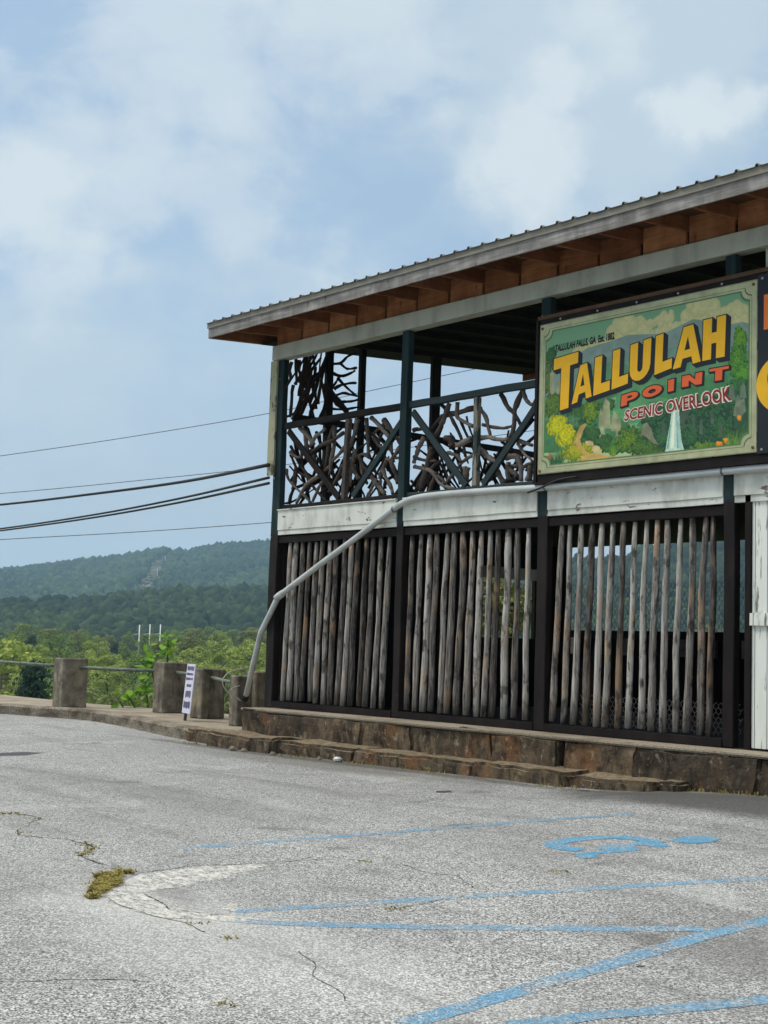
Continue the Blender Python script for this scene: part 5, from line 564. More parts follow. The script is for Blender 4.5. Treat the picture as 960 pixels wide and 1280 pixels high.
# lower side wall and rear wall with their netted openings
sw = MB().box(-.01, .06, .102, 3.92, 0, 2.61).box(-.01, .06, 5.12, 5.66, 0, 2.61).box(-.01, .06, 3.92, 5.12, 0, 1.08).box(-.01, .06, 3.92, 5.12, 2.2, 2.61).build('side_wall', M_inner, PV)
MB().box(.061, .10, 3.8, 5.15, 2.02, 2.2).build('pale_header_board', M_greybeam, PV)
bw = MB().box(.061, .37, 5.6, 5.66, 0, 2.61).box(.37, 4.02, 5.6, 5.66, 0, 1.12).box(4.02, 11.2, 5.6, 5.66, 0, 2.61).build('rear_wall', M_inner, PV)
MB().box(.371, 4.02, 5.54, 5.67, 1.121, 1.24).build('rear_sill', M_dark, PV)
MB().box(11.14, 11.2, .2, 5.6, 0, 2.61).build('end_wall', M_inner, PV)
for k in range(7): x_ = .55 + k * .55; MB().box(x_, x_ + .09, 5.46, 5.53, .86, 1.12).build('stub_post', M_fascia, PV)
def netting(u0, u1, v0, v1, fn, cell=.085, r=.0042):
    mb = MB(); nu = int((u1 - u0) / cell); nv = int((v1 - v0) / (cell * .8))
    def seg(a, b):
        a = Vector(a); b = Vector(b); d = (b - a).normalized(); s_ = Vector((0, 0, 1)).cross(d); s_ = s_.normalized() if s_.length > .1 else Vector((1, 0, 0)); t_ = d.cross(s_).normalized()
        R_ = lambda p: [p + s_ * r, p - s_ * r * .5 + t_ * r * .9, p - s_ * r * .5 - t_ * r * .9]
        mb.add(R_(a) + R_(b), [(0, 1, 4, 3), (1, 2, 5, 4), (2, 0, 3, 5)])
    for i in range(nu + 1):
        for j in range(nv):
            u = u0 + i * cell; v = v0 + j * cell * .8; o_ = cell / 2 if j % 2 else 0; o2 = cell / 2 - o_
            # twisted vertical run then two diagonals to the next staggered row
            seg(fn(u + o_, v), fn(u + o_, v + cell * .35))
            seg(fn(u + o_, v + cell * .35), fn(u + o2, v + cell * .8)); 
            seg(fn(u + o_, v + cell * .35), fn(u + o2 + (cell if o_ else -cell), v + cell * .8))
    return mb
netting(.42, 3.95, 1.24, 2.02, lambda u, v: (u, 5.60, v)).build('wire_netting', M_net, PV)
netting(3.95, 5.05, 1.08, 2.02, lambda u, v: (.03, u, v)).build('wire_netting', M_net, PV)
netting(5.4, 7.55, .08, .42, lambda u, v: (u, .42, v), .06, .003).build('wire_netting', M_fascia, PV)
# front bays: white skirt boards, log screens
BX = [(.022, 2.598), (2.732, 5.058), (5.222, 7.618)]
for i, (a, b) in enumerate(BX):
    MB().box(a, b, -.012, .035, 2.462, 2.735).build('skirt_board', M_white, PV, wear=.006)
    MB().box(a, b, .0, .05, 2.395, 2.460).build('skirt_lip', M_white, PV, wear=.006)
    MB().box(a - .002 if i else a, b, -.03, .04, 2.737, 2.752).build('skirt_cap', M_white, PV, wear=.004)
    sc_ = bpy.data.objects.new('log_screen', None); sc_.location = (0, 0, 0); C.objects.link(sc_); sc_.parent = PV; sc_.location = Vector(((a + b) / 2, .07, 0)) - PV.location
    MB().box(a, b, .02, .13, 2.285, 2.375).build('head_rail', M_dark, sc_, wear=.006)
    MB().box(a, b, -.01, .16, .004, .085).build('sill_rail', M_dark, sc_, wear=.006)
    for (xb, zb, xt, zt) in D['logs'][i]:
        xb = max(xb, a + .06); xt = max(xt, a + .06)
        n = 9; r0 = random.uniform(.035, .043) if i < 2 else random.uniform(.033, .041); ph = random.random() * 20; pts = []; rs = []
        zb2 = .088 + random.uniform(0, .03); zt2 = zt + random.uniform(-.03, .02)
        for k in range(n):
            t = k / (n - 1); p = Vector((xb + (xt - xb) * t, .078, zb2 + (zt2 - zb2) * t)); q = noise.noise_vector(Vector((ph, t * 2.6, 0))); pts.append(p + Vector((q.x * .028, q.y * .018, 0)))
            rs.append(r0 * (1.05 - .16 * t + .22 * noise.noise(Vector((ph, t * 5, 4)))))
        rs[-1] *= .82
        MB().tube(pts, r0, 10, True, .07, rs).build('log', M_pole, sc_, smooth=True)
MB().box(7.752, 11.2, -.012, .035, 2.462, 2.735).build('skirt_board', M_white, PV, wear=.006)
MB().box(7.752, 11.2, .0, .05, 2.395, 2.460).build('skirt_lip', M_white, PV)
MB().box(7.95, 11.2, .02, .06, .02, 2.394).build('board_wall', M_boardwall, PV)
MB().box(7.94, 11.2, -.008, .019, 1.19, 1.31).build('wall_batten', M_boardwall, PV, wear=.005)
MB().box(8.14, 11.2, .10, .14, 2.70, 4.904).build('upper_wall', M_greywall, PV)
MB().box(8.06, 8.139, .06, .15, 2.70, 4.904).build('upper_wall_frame', M_greybeam, PV)
MB().box(8.14, 11.2, .05, .099, 4.78, 4.904).build('upper_wall_header', M_greywall, PV)

# upper railings
def branch_mb(pts, r, mb=None, seg=7):
    mb = mb or MB(); P = smoothline(pts, 4) if len(pts) > 2 else [Vector(pts[0]).lerp(Vector(pts[1]), k / 5) for k in range(6)]
    ph = random.random() * 50; rs = []
    for k, p in enumerate(P):
        t = k / (len(P) - 1); q = noise.noise_vector(Vector((ph, t * 3, 0))) * .018; P[k] = p + q; rs.append(r * (1.1 - .3 * t + .45 * noise.noise(Vector((ph, t * 7, 2)))))
    return mb.tube(P, r, seg, True, .1, rs)
for i, (a, b) in enumerate(((.022, 2.598), (2.732, 5.058), (5.222, 7.618))):
    rl = bpy.data.objects.new('railing', None); C.objects.link(rl); rl.parent = PV; rl.location = Vector(((a + b) / 2, .07, 2.75)) - PV.location
    MB().box(a, b, .03, .10, 3.90, 3.985).build('top_rail', M_green if i else M_dark, rl, bevel=.006, wear=.012)
    MB().box(a, b, .03, .10, 2.756, 2.815).build('bottom_rail', M_green if i else M_dark, rl, bevel=.006, wear=.01)
    if i < 2:
        for k in (0, 1):
            p, q = D['brace'][i * 2 + k]; zc = lambda p: max(2.83, min(3.88, p[2])); MB().bar((p[0], .045, zc(p)), (q[0], .045, zc(q)), .085, .04).build('brace', M_dark if i == 0 and k == 0 else M_green, rl, bevel=.005, wear=.006)
        p, q = D['mid'][i]; MB().bar((p[0], .06, 3.895), (q[0], .06, 2.82), .075, .07).build('baluster', M_worn if i else M_branch, rl, bevel=.006, wear=.008)
        for br in D['br1' if i == 0 else 'br2']:
            r_ = br[0] * .00104; dy = random.uniform(.0, .09); pts = [(min(b, max(a, p[0])), p[1] + dy, max(2.82, min(3.91, p[2]))) for p in br[1:]]
            branch_mb(pts, r_).build('branch', M_branch, rl, smooth=True)
        mb = MB()
        for k in range(16):
            x_ = random.uniform(a + .15, b - .15); z_ = random.uniform(2.95, 3.5); an = random.choice((1, -1)) * random.uniform(.4, 1.5); L_ = random.uniform(.2, .42)
            branch_mb([(min(b, max(a, x_ - math.cos(an) * L_)), .17, max(2.82, z_ - math.sin(an) * L_)), (x_ + random.gauss(0, .05), .19, z_ + random.gauss(0, .04)), (min(b, max(a, x_ + math.cos(an) * L_)), .17, min(3.9, z_ + math.sin(an) * L_))], random.uniform(.012, .021), mb)
        mb.build('rear_branches', M_branch_dark, rl, smooth=True)
    else:
        mb = MB()
        for k in range(26): x_ = random.uniform(a + .2, b - .2); z_ = random.uniform(2.9, 3.8); an = random.uniform(0, 3.14); L_ = random.uniform(.25, .5); branch_mb([(x_ - math.cos(an) * L_, .12, max(2.83, z_ - math.sin(an) * L_)), (x_ + random.uniform(-.1, .1), .14, z_), (x_ + math.cos(an) * L_, .12, min(3.9, z_ + math.sin(an) * L_))], .022, mb)
        mb.build('branch_lattice', M_branch, rl, smooth=True)
sr = bpy.data.objects.new('side_railing', None); C.objects.link(sr); sr.parent = PV; sr.location = Vector((.08, 2.9, 2.75)) - PV.location
MB().box(.06, .12, .18, 5.6, 4.03, 4.12).build('top_rail', M_dark, sr, wear=.012); MB().box(.06, .12, .18, 5.6, 2.76, 2.83).build('bottom_rail', M_dark, sr)
p, q = D['sbrace']; MB().bar((.05, p[1], p[2]), (.05, q[1], q[2]), .12, .05, (1, 0, 0)).build('brace', M_dark, sr)
MB().bar((.05, 2.75, 2.85), (.05, 1.5, 4.0), .1, .05, (1, 0, 0)).build('brace', M_dark, sr)
mb = MB()
for br in D['brs']: branch_mb([(.06 + random.uniform(-.03, .03), p[1], p[2]) for p in br[1:]], br[0] * .00098, mb)
for k in range(19):
    y_ = random.uniform(.2, .72); z_ = random.uniform(4.15, 5.15); an = random.uniform(.9, 1.9); L_ = random.uniform(.25, .5)
    branch_mb([(.06, y_ - math.cos(an) * L_, max(4.06, z_ - math.sin(an) * L_)), (.05 + random.uniform(-.04, .05), y_ + random.gauss(0, .04), z_), (.06, min(.75, max(.12, y_ + math.cos(an) * L_)), min(5.28, z_ + math.sin(an) * L_))], random.uniform(.016, .026), mb)
mb.build('tall_branch_lattice', M_branch_dark, sr, smooth=True)
mb = MB()
for k in range(92):
    y_ = random.uniform(.3, 5.4); z_ = random.uniform(2.9, 3.95); an = random.choice((1, -1)) * random.uniform(.5, 1.4); L_ = random.uniform(.25, .6)
    pt = lambda s_, j: (.06 + random.uniform(-.04, .04), y_ + s_ * math.cos(an) * L_ + random.gauss(0, .05) * j, max(2.84, min(4.05, z_ + s_ * math.sin(an) * L_)))
    branch_mb([pt(-1, 0), pt(0, 1.4), pt(1, 0)], random.uniform(.016, .03), mb)
mb.build('branch_lattice', M_branch_dark, sr, smooth=True)
MB().box(.2, 11., 5.60, 5.66, 3.95, 4.04).build('rear_rail', M_dark, PV)

# roof: rafters, boards between them, fascia, ribbed metal
SL = .065
zr = lambda y_: 5.215 + (y_ + .7) * SL
rf = bpy.data.objects.new('roof', None); C.objects.link(rf); rf.parent = PV; rf.location = Vector((5.2, 2.9, 5.3)) - PV.location
RX = [-.86 + .02] + [-.20 + .61 * k for k in range(20)]
for x_ in RX:
    mb = MB(); y0, y1 = -.672, 6.8; mb.hexa([(x_, y0, zr(y0)), (x_ + .04, y0, zr(y0)), (x_ + .04, y1, zr(y1)), (x_, y1, zr(y1)), (x_, y0, zr(y0) + .15), (x_ + .04, y0, zr(y0) + .15), (x_ + .04, y1, zr(y1) + .15), (x_, y1, zr(y1) + .15)])
    mb.build('rafter', M_rafter, rf)
for k in range(19):
    a = RX[k + 1] + .042; b = RX[k + 2] - .002; mb = MB(); mb.box(a, b, .0, .035, 5.112, zr(0) + .148).build('blocking_board', M_block, rf, wear=.003)
MB().box(-.82, RX[1] - .002, 5.62, 5.65, 5.5, zr(5.6) + .14).build('blocking_board', M_block, rf)
mb = MB(); y0, y1 = .16, 6.78; mb.hexa([(-.79, y0, zr(y0) - .022), (11.5, y0, zr(y0) - .022), (11.5, y1, zr(y1) - .022), (-.79, y1, zr(y1) - .022), (-.79, y0, zr(y0) - .004), (11.5, y0, zr(y0) - .004), (11.5, y1, zr(y1) - .004), (-.79, y1, zr(y1) - .004)]); mb.build('underside_shade_panel', M_inner, rf)  # added dark panel below the rafters, giving the roof underside its shade
for k in range(19):
    x_ = .1 + .61 * k; mb = MB(); y0, y1 = .17, 6.7; mb.hexa([(x_, y0, zr(y0) - .10), (x_ + .045, y0, zr(y0) - .10), (x_ + .045, y1, zr(y1) - .10), (x_, y1, zr(y1) - .10), (x_, y0, zr(y0) - .024), (x_ + .045, y0, zr(y0) - .024), (x_ + .045, y1, zr(y1) - .024), (x_, y1, zr(y1) - .024)]); mb.build('shaded_rafter', M_shade_rafter, rf)  # dark bars added under the panel, standing for rafters in shade
mb = MB(); y0, y1 = -.70, 6.85; d0, d1 = .152, .172
mb.hexa([(-.86, y0, zr(y0) + d0), (11.7, y0, zr(y0) + d0), (11.7, y1, zr(y1) + d0), (-.86, y1, zr(y1) + d0), (-.86, y0, zr(y0) + d1), (11.7, y0, zr(y0) + d1), (11.7, y1, zr(y1) + d1), (-.86, y1, zr(y1) + d1)]); mb.build('roof_deck', M_deck, rf)
for (a, b) in ((-.86, 2.9), (2.902, 6.9), (6.902, 11.7)): MB().box(a, b, -.725, -.703, 5.215, 5.365).build('fascia', M_fascia, rf, wear=.006)
MB().box(-.868, 11.7, -.742, -.727, 5.352, 5.428).build('drip_edge', M_drip, rf)
mb = MB(); P = []; x_ = -.87
while x_ < 11.7: P += [(x_, 0), (x_ + .185, 0), (x_ + .198, .026), (x_ + .218, .026)]; x_ += .23
n = len(P); y0, y1 = -.765, 6.95; b_ = .205 + .008
mb.v = [(p[0], y0, zr(y0) + b_ + p[1]) for p in P] + [(p[0], y1, zr(y1) + b_ + p[1]) for p in P] + [(p[0], y0, zr(y0) + b_ + p[1] - .003) for p in P] + [(p[0], y1, zr(y1) + b_ + p[1] - .003) for p in P]
for k in range(n - 1): mb.f += [(k, k + 1, n + k + 1, n + k), (2 * n + k + 1, 2 * n + k, 3 * n + k, 3 * n + k + 1), (k, 2 * n + k, 2 * n + k + 1, k + 1)]
mb.build('metal_roofing', M_metal, rf)
mb = MB(); y0, y1 = -.7, 6.85; mb.hexa([(-.885, y0, zr(y0)), (-.862, y0, zr(y0)), (-.862, y1, zr(y1)), (-.885, y1, zr(y1)), (-.885, y0, zr(y0) + .2), (-.862, y0, zr(y0) + .2), (-.862, y1, zr(y1) + .2), (-.885, y1, zr(y1) + .2)]); mb.build('rake_board', M_fascia, rf)
# ------------------------------------------------------------------ sign boards
BK = thing('sign_backing', (8., -.06, 2.75), 'long black timber backing board with a worn brown top edge behind both signs', 'backing board')
MB().box(5.13, 11.2, -.088, -.05, 2.775, 4.62).build('board', M_dark, BK)
MB().box(5.10, 11.2, -.10, -.047, 4.623, 4.665).build('top_strip', M_topstrip, BK, wear=.004)
MB().box(5.10, 11.2, -.12, -.047, 2.745, 2.772).build('bottom_strip', M_dark, BK, wear=.004)
MB().box(5.085, 5.127, -.105, -.047, 2.775, 4.62).build('edge_strip', M_dark, BK)
SC = D['signc']; sx0, sx1, sz0, sz1 = 5.153, 8.083, 2.857, 4.564
SG = thing('scenic_sign', ((sx0 + sx1) / 2, -.1, sz0), 'illustrated TALLULAH POINT SCENIC OVERLOOK sign with yellow lettering over a painted waterfall and hills', 'sign')
NX, NZ = 600, 350
img = np.zeros((NZ, NX, 3)); uu, vv = np.meshgrid((np.arange(NX) + .5) / NX, (np.arange(NZ) + .5) / NZ)
AR = (sx1 - sx0) / (sz1 - sz0); prng = np.random.default_rng(3)
def vnoise(fx, fy, seed):
    r_ = np.random.default_rng(seed); gq = r_.random((int(fy) + 2, int(fx) + 2)); x_ = uu * fx; y_ = vv * fy; xi = x_.astype(int); yi = y_.astype(int); tx = x_ - xi; ty = y_ - yi; tx = tx * tx * (3 - 2 * tx); ty = ty * ty * (3 - 2 * ty)
    return (gq[yi, xi] * (1 - tx) + gq[yi, xi + 1] * tx) * (1 - ty) + (gq[yi + 1, xi] * (1 - tx) + gq[yi + 1, xi + 1] * tx) * ty
NZF = [vnoise(40, 24, 1) + .6 * vnoise(90, 52, 2) - .8, vnoise(9, 6, 4) - .5]
img[:] = np.array([112, 152, 128]) * (1 - vv[..., None] * 1.4).clip(0, 1) + np.array([172, 186, 156]) * (vv[..., None] * 1.4).clip(0, 1)
def inpoly(P):
    c = np.zeros(uu.shape, bool); j = len(P) - 1
    for i in range(len(P)):
        (xi, yi), (xj, yj) = P[i], P[j]
        if yi != yj: c ^= ((yi > vv) != (yj > vv)) & (uu < (xj - xi) * (vv - yi) / (yj - yi) + xi)
        j = i
    return c
def disc(u, v, r, c, soft=.8):
    iu, iv, ir = u * NX, v * NZ, r * NX
    a, b = max(0, int(iu - ir - 1)), min(NX, int(iu + ir + 2)); c0, d0 = max(0, int(iv - ir - 1)), min(NZ, int(iv + ir + 2))
    if a >= b or c0 >= d0: return
    xx, yy = np.meshgrid(np.arange(a, b) + .5, np.arange(c0, d0) + .5); q = ((ir - np.hypot(xx - iu, yy - iv)) * soft).clip(0, 1)[..., None]
    img[c0:d0, a:b] = img[c0:d0, a:b] * (1 - q) + np.array(c) * q
for op in ART:
    if op[0] == 'p':
        m_ = inpoly(op[3]); c = np.array(op[1], float) * (1 + op[2] * 1.6 * (NZF[0] + .6 * NZF[1]))[..., None]; img[m_] = c[m_]
    elif op[0] == 'f':
        _, u, v, rx, ry, n, r_, dk, md, hi = op
        cl = dk[0] > 180; n = int(n * (1.2 if cl else 2.8)); r_ = r_ * (1 if cl else .58)
        pts = [(prng.normal(0, .45), prng.normal(0, .45)) for _ in range(n)]; pts = [p for p in pts if p[0] ** 2 + p[1] ** 2 < 1.2]
        for lay, (cc, sc2, dx, dy) in enumerate(((dk, 1.25, 0, .006), (md, .85, -.001, -.001), (hi, .42, -.003, -.007))):
            for p in pts:
                if lay == 2 and prng.random() < .35: continue
                disc(u + p[0] * rx + dx + prng.normal(0, .002), v + p[1] * ry * 1.0 + dy, r_ * sc2 * prng.uniform(.6, 1.15), np.array(cc) * (prng.uniform(.985, 1.015) if cl else prng.uniform(.86, 1.12)))
    else:
        _, u, v, n, L_, c1, c2, sp = op
        for k in range(n):
            b0 = u + prng.uniform(-.5, .5) * sp; an = prng.normal(0, .5); l = L_ * prng.uniform(.5, 1); c = np.array(c1) + (np.array(c2) - np.array(c1)) * prng.random()
            for t in np.linspace(0, 1, 26): disc(b0 + math.sin(an) * l * t * (1 + .4 * t), v - math.cos(an) * l * t * AR * (1 - .2 * t * abs(an)), .0028 * (1 - .7 * t), c)
# frame: cream border, thin green keylines, scooped inner corners
bu, bv = .030, .030 * AR; cu = .05
eu = np.minimum(uu, 1 - uu) ; ev = np.minimum(vv, 1 - vv) / AR
def inner(mg, rad):   # inside the picture opening with scooped corners
    a = np.maximum(0, 0); return (eu > mg) & (ev > mg) & (np.hypot(eu - mg, ev - mg) > rad)
frame = ~inner(.030, .034); img[frame] = (np.array([168, 170, 132]) * (1 + .12 * (NZF[0] + NZF[1])[..., None]))[frame]
img[inner(.0215, .027) & ~inner(.024, .0285)] = (70, 88, 60); img[inner(.030, .0335) & ~inner(.0345, .0355)] = (84, 112, 78)
img[(eu < .004) | (ev < .004)] = (120, 122, 96)
rust = (vnoise(60, 34, 8) > .9) & (np.hypot(eu, ev) < .05); img[rust] = (110, 84, 52)
pic = inner(.030, .034); gm = img.mean(2, keepdims=True); img[pic] = (gm + (img - gm) * 1.22)[pic] * np.array([.96, .97, .90]); pic2 = pic & (vv > .5); img[pic2] *= 1.04
img = img.clip(0, 255) / 255; lin = np.where(img <= .04045, img / 12.92, ((img + .055) / 1.055) ** 2.4)
GX, GZ = np.meshgrid(np.linspace(sx0 + .002, sx1 - .002, NX), np.linspace(sz1 - .002, sz0 + .002, NZ))
V = np.stack([GX.ravel() - SG.location.x, np.full(GX.size, -.1052 - SG.location.y), GZ.ravel() - SG.location.z], 1)
ii = np.arange(NX * NZ).reshape(NZ, NX); F = np.stack([ii[:-1, :-1].ravel(), ii[1:, :-1].ravel(), ii[1:, 1:].ravel(), ii[:-1, 1:].ravel()], 1)
raw('picture', V, F, M_art, SG, col=np.concatenate([lin.reshape(-1, 3), np.ones((NX * NZ, 1))], 1))
MB().box(sx0, sx1, -.1045, -.0885, sz0, sz1).build('panel', M_trim, SG)
# block letters, drawn in a unit square (y down) and fitted to their slanted cells
def arc(cx, cy, rx, ry, a0, a1, n=8): return [(cx + rx * math.cos(math.radians(a0 + (a1 - a0) * k / n)), cy + ry * math.sin(math.radians(a0 + (a1 - a0) * k / n))) for k in range(n + 1)]
GL = {'T': [[(0, 0), (1, 0), (1, .21), (.68, .21), (.68, 1), (.32, 1), (.32, .21), (0, .21)]],
 'A': [[(.33, 0), (.67, 0), (.82, .5), (.18, .5)], [(.30, .62), (.70, .62), (.87, .66), (1, 1), (.73, 1), (.67, .82), (.33, .82), (.27, 1), (0, 1), (.13, .66)]],
 'L': [[(0, 0), (.45, 0), (.45, .74), (1, .74), (1, 1), (0, 1)]],
 'U': [[(0, 0), (.37, 0), (.37, .66)] + arc(.5, .66, .13, .12, 180, 0)[1:-1] + [(.63, .66), (.63, 0), (1, 0), (1, .66)] + arc(.5, .66, .5, .34, 0, 180)[1:-1] + [(0, .66)]],
 'H': [[(0, 0), (.39, 0), (.39, .36), (.61, .36), (.61, 0), (1, 0), (1, 1), (.61, 1), (.61, .62), (.39, .62), (.39, 1), (0, 1)]],
 'I': [[(0, 0), (1, 0), (1, 1), (0, 1)]],
 'N': [[(0, 0), (.34, 0), (.66, .52), (.66, 0), (1, 0), (1, 1), (.68, 1), (.34, .48), (.34, 1), (0, 1)]]}
A_ = [[(.33, 0), (.67, 0), (1, 1), (.72, 1), (.66, .80), (.34, .80), (.28, 1), (0, 1)], [(.5, .26), (.40, .60), (.60, .60)]]
GLH = {'A': A_, 'P': [[(0, 0), (.6, 0)] + arc(.6, .33, .4, .33, -90, 90)[1:-1] + [(.6, .66), (.36, .66), (.36, 1), (0, 1)], [(.36, .24), (.56, .24)] + arc(.56, .34, .1, .1, -90, 90, 4)[1:-1] + [(.56, .44), (.36, .44)]],
 'O': [arc(.5, .5, .5, .5, 0, 360, 24)[:-1], arc(.5, .5, .2, .2, 0, 360, 16)[:-1]]}
def fit(q, p):
    (x_, y_) = p; tl, tr, br, bl = [Vector(v) for v in q]; return (tl * (1 - x_) + tr * x_) * (1 - y_) + (bl * (1 - x_) + br * x_) * y_
def letter_mesh(mb, ch, q, yface, off=(0, 0), grow=0.):
    loops = GLH.get(ch) or GL[ch]; bm = bmesh.new(); edges = []
    cen = sum((Vector(v) for v in q), Vector((0, 0))) / 4
    for li, lp in enumerate(loops):
        P = [fit(q, p) for p in lp]; n = len(P); Q = []
        ar = sum(P[i].x * P[(i + 1) % n].y - P[(i + 1) % n].x * P[i].y for i in range(n)); sg_ = 1 if ar > 0 else -1
        for i in range(n):
            a = (P[i] - P[i - 1]).normalized(); b = (P[(i + 1) % n] - P[i]).normalized(); na = Vector((a.y, -a.x)) * sg_; nb = Vector((b.y, -b.x)) * sg_; mm = (na + nb); mm = mm / max(.35, mm.length_squared / 2) if mm.length > .01 else na
            hole = -1 if (ch in GLH and li == 1) else 1
            Q.append(P[i] + mm * grow * hole)
        vs = [bm.verts.new((p.x + off[0], yface, p.y + off[1])) for p in Q]
        edges += [bm.edges.new((vs[i], vs[(i + 1) % n])) for i in range(n)]
    bmesh.ops.triangle_fill(bm, use_beauty=True, use_dissolve=False, edges=edges)
    b0 = len(mb.v); bm.verts.index_update(); mb.v += [tuple(v.co) for v in bm.verts]; mb.f += [tuple(v.index + b0 for v in f.verts) for f in bm.faces]; bm.free()
def word(name, key, mat, depth, grow, steps, sh):
    mb = MB()
    for k in range(steps, 0, -1):
        for ch, q in D['glyphs'][key]: letter_mesh(mb, ch, q, -.1056 - .00012 * (steps - k), (sh[0] * k / steps, sh[1] * k / steps), grow)
    for i_, (ch, q) in enumerate(D['glyphs'][key]): letter_mesh(mb, ch, q, -.1069 - .00005 * i_, (0, 0), grow)
    mb.build(name + '_shadow', M_navy, SG)
    mb = MB()
    for i_, (ch, q) in enumerate(D['glyphs'][key]): letter_mesh(mb, ch, q, -.1078 - .00005 * i_)
    mb.build(name + '_letters', mat, SG)
word('title', 'TALLULAH', M_yel, 0, .011, 8, (.050, -.040)); word('second_line', 'POINT', M_ora, 0, .012, 5, (.018, -.012))
def text(name, s, q, mat, y, bold, outline=None, omat=None):
    for bo, mt, yy, nm in ((outline, omat, y + .0006, name + '_outline'), (bold, mat, y, name + '_letters')):
        if bo is None: continue
        cu_ = bpy.data.curves.new(nm, 'FONT'); cu_.body = s; cu_.size = 1; cu_.offset = bo; cu_.resolution_u = 3; t_ = bpy.data.objects.new(nm, cu_); C.objects.link(t_)
        bpy.context.view_layer.update(); me = bpy.data.meshes.new_from_object(t_.evaluated_get(bpy.context.evaluated_depsgraph_get())); bpy.data.objects.remove(t_)
        co = np.array([v.co[:2] for v in me.vertices])
        if bo == outline: pass
        x0_, x1_ = co[:, 0].min(), co[:, 0].max(); H = .72
        if bo == outline: x0_ += outline - bold; x1_ -= outline - bold
        for v in me.vertices:
            p = fit(q, ((v.co.x - x0_) / (x1_ - x0_), 1 - v.co.y / H)); v.co = (p.x - SG.location.x, yy - SG.location.y, p.y - SG.location.z)
        me.materials.append(mt); o = bpy.data.objects.new(nm, me); C.objects.link(o); o.parent = SG
text('third_line', 'SCENIC OVERLOOK', D['scenic'], M_red, -.1085, .022, .075, M_cream)
text('place_line', 'TALLULAH FALLS, GA  Est. 1882', D['est'], M_black, -.1070, .045)
for (x_, z_) in ((sx0 + .035, sz0 + .035), (sx1 - .045, sz0 + .05), (sx1 - .045, sz1 - .045), (sx0 + .04, sz1 - .05)): MB().tube([(x_, -.105, z_), (x_, -.115, z_)], .016, 10).build('bolt', M_rust, SG)
for k in range(6): x_ = 5.45 + k * .55; MB().tube([(x_, -.088, 4.595), (x_, -.097, 4.595)], .012, 8).build('screw', M_screw, BK)
# second sign, cut by the picture's edge
S2 = thing('dark_sign', (9.6, -.1, 2.86), 'dark navy sign board with orange and yellow lettering, right of the illustrated sign', 'sign')
MB().box(8.088, 11.1, -.104, -.0885, 2.84, 4.60).build('panel', M_navy, S2)
MB().box(8.158, 8.30, -.107, -.1042, 4.047, 4.392).build('orange_letter', M_ora2, S2)
outer = arc(8.42, 3.50, .345, .30, 118, 268, 20); inner_ = arc(8.47, 3.56, .27, .21, 268, 130, 20)
MB().prism(outer + inner_, 'y', -.107, -.1042).build('yellow_letter', M_yel, S2)
for (x_, z_) in ((8.14, 4.56), (8.14, 2.88)): MB().tube([(x_, -.104, z_), (x_, -.111, z_)], .013, 8).build('screw', M_screw, S2)

# ------------------------------------------------------------------ conduit pipe
PI_ = thing('conduit_pipe', (.2, -.06, 1.5), 'pale grey pipe bending down across the first log screen to a concrete pillar', 'pipe')
pts = smoothline(D['pipe'], 4); pts = [Vector((p.x, -.062, p.z)) for p in pts]
MB().tube(pts, .040, 12).build('upper_pipe', M_pipe, PI_, smooth=True)
pl_ = [Vector(p) for p in D['pipe_low']]; pts = [pl_[0], pl_[0].lerp(pl_[2], .5), pl_[2] + Vector((.02, 0, .04)), pl_[2] + Vector((-.01, 0, -.03)), pl_[2].lerp(pl_[4], .5), pl_[4]]
MB().tube(pts, .040, 12).build('lower_pipe', M_pipe, PI_, smooth=True)
a = Vector(D['pipe'][0]); d = (Vector(D['pipe'][1]) - a).normalized(); MB().tube([a - d * .07, a + d * .09], .049, 12).build('coupling', M_pipe, PI_, smooth=True)
e = pl_[4]; d = (pl_[3] - e).normalized(); MB().tube([e - d * .04, e + d * .05], .050, 12).build('end_cap', M_cable, PI_, smooth=True)
for x_, z_ in ((2.62, 2.66), (5.25, 2.71), (7.66, 2.725)):
    zz = min(pts[0].z, 9); pz = [p for p in D['pipe']]; zq = float(np.interp(x_, [p[0] for p in pz], [p[2] for p in pz])); MB().tube([(x_ - .012, -.062, zq), (x_ + .012, -.062, zq)], .045, 12).build('clamp', M_cable2, PI_)
lo = thing('cable_loop', tuple(D['loop'][0]), 'thin pale cable curling in a loop at the lower end of the pipe', 'cable')
MB().tube(smoothline(D['loop'], 6), .009, 6).build('strand', M_cable3, lo, smooth=True)
MB().tube(smoothline([D['loop'][0]] + D['loop2'][1:], 6), .006, 6).build('strand', M_cable3, lo, smooth=True)
tw = thing('loose_cable', (5.2, -.13, 2.8), 'dark loose cable end hanging off the strip under the illustrated sign', 'cable')
MB().tube(smoothline([(5.75, -.10, 2.79), (5.5, -.13, 2.77), (5.25, -.14, 2.70), (5.02, -.12, 2.66)], 5), .011, 6).build('strand', M_cable, tw, smooth=True)

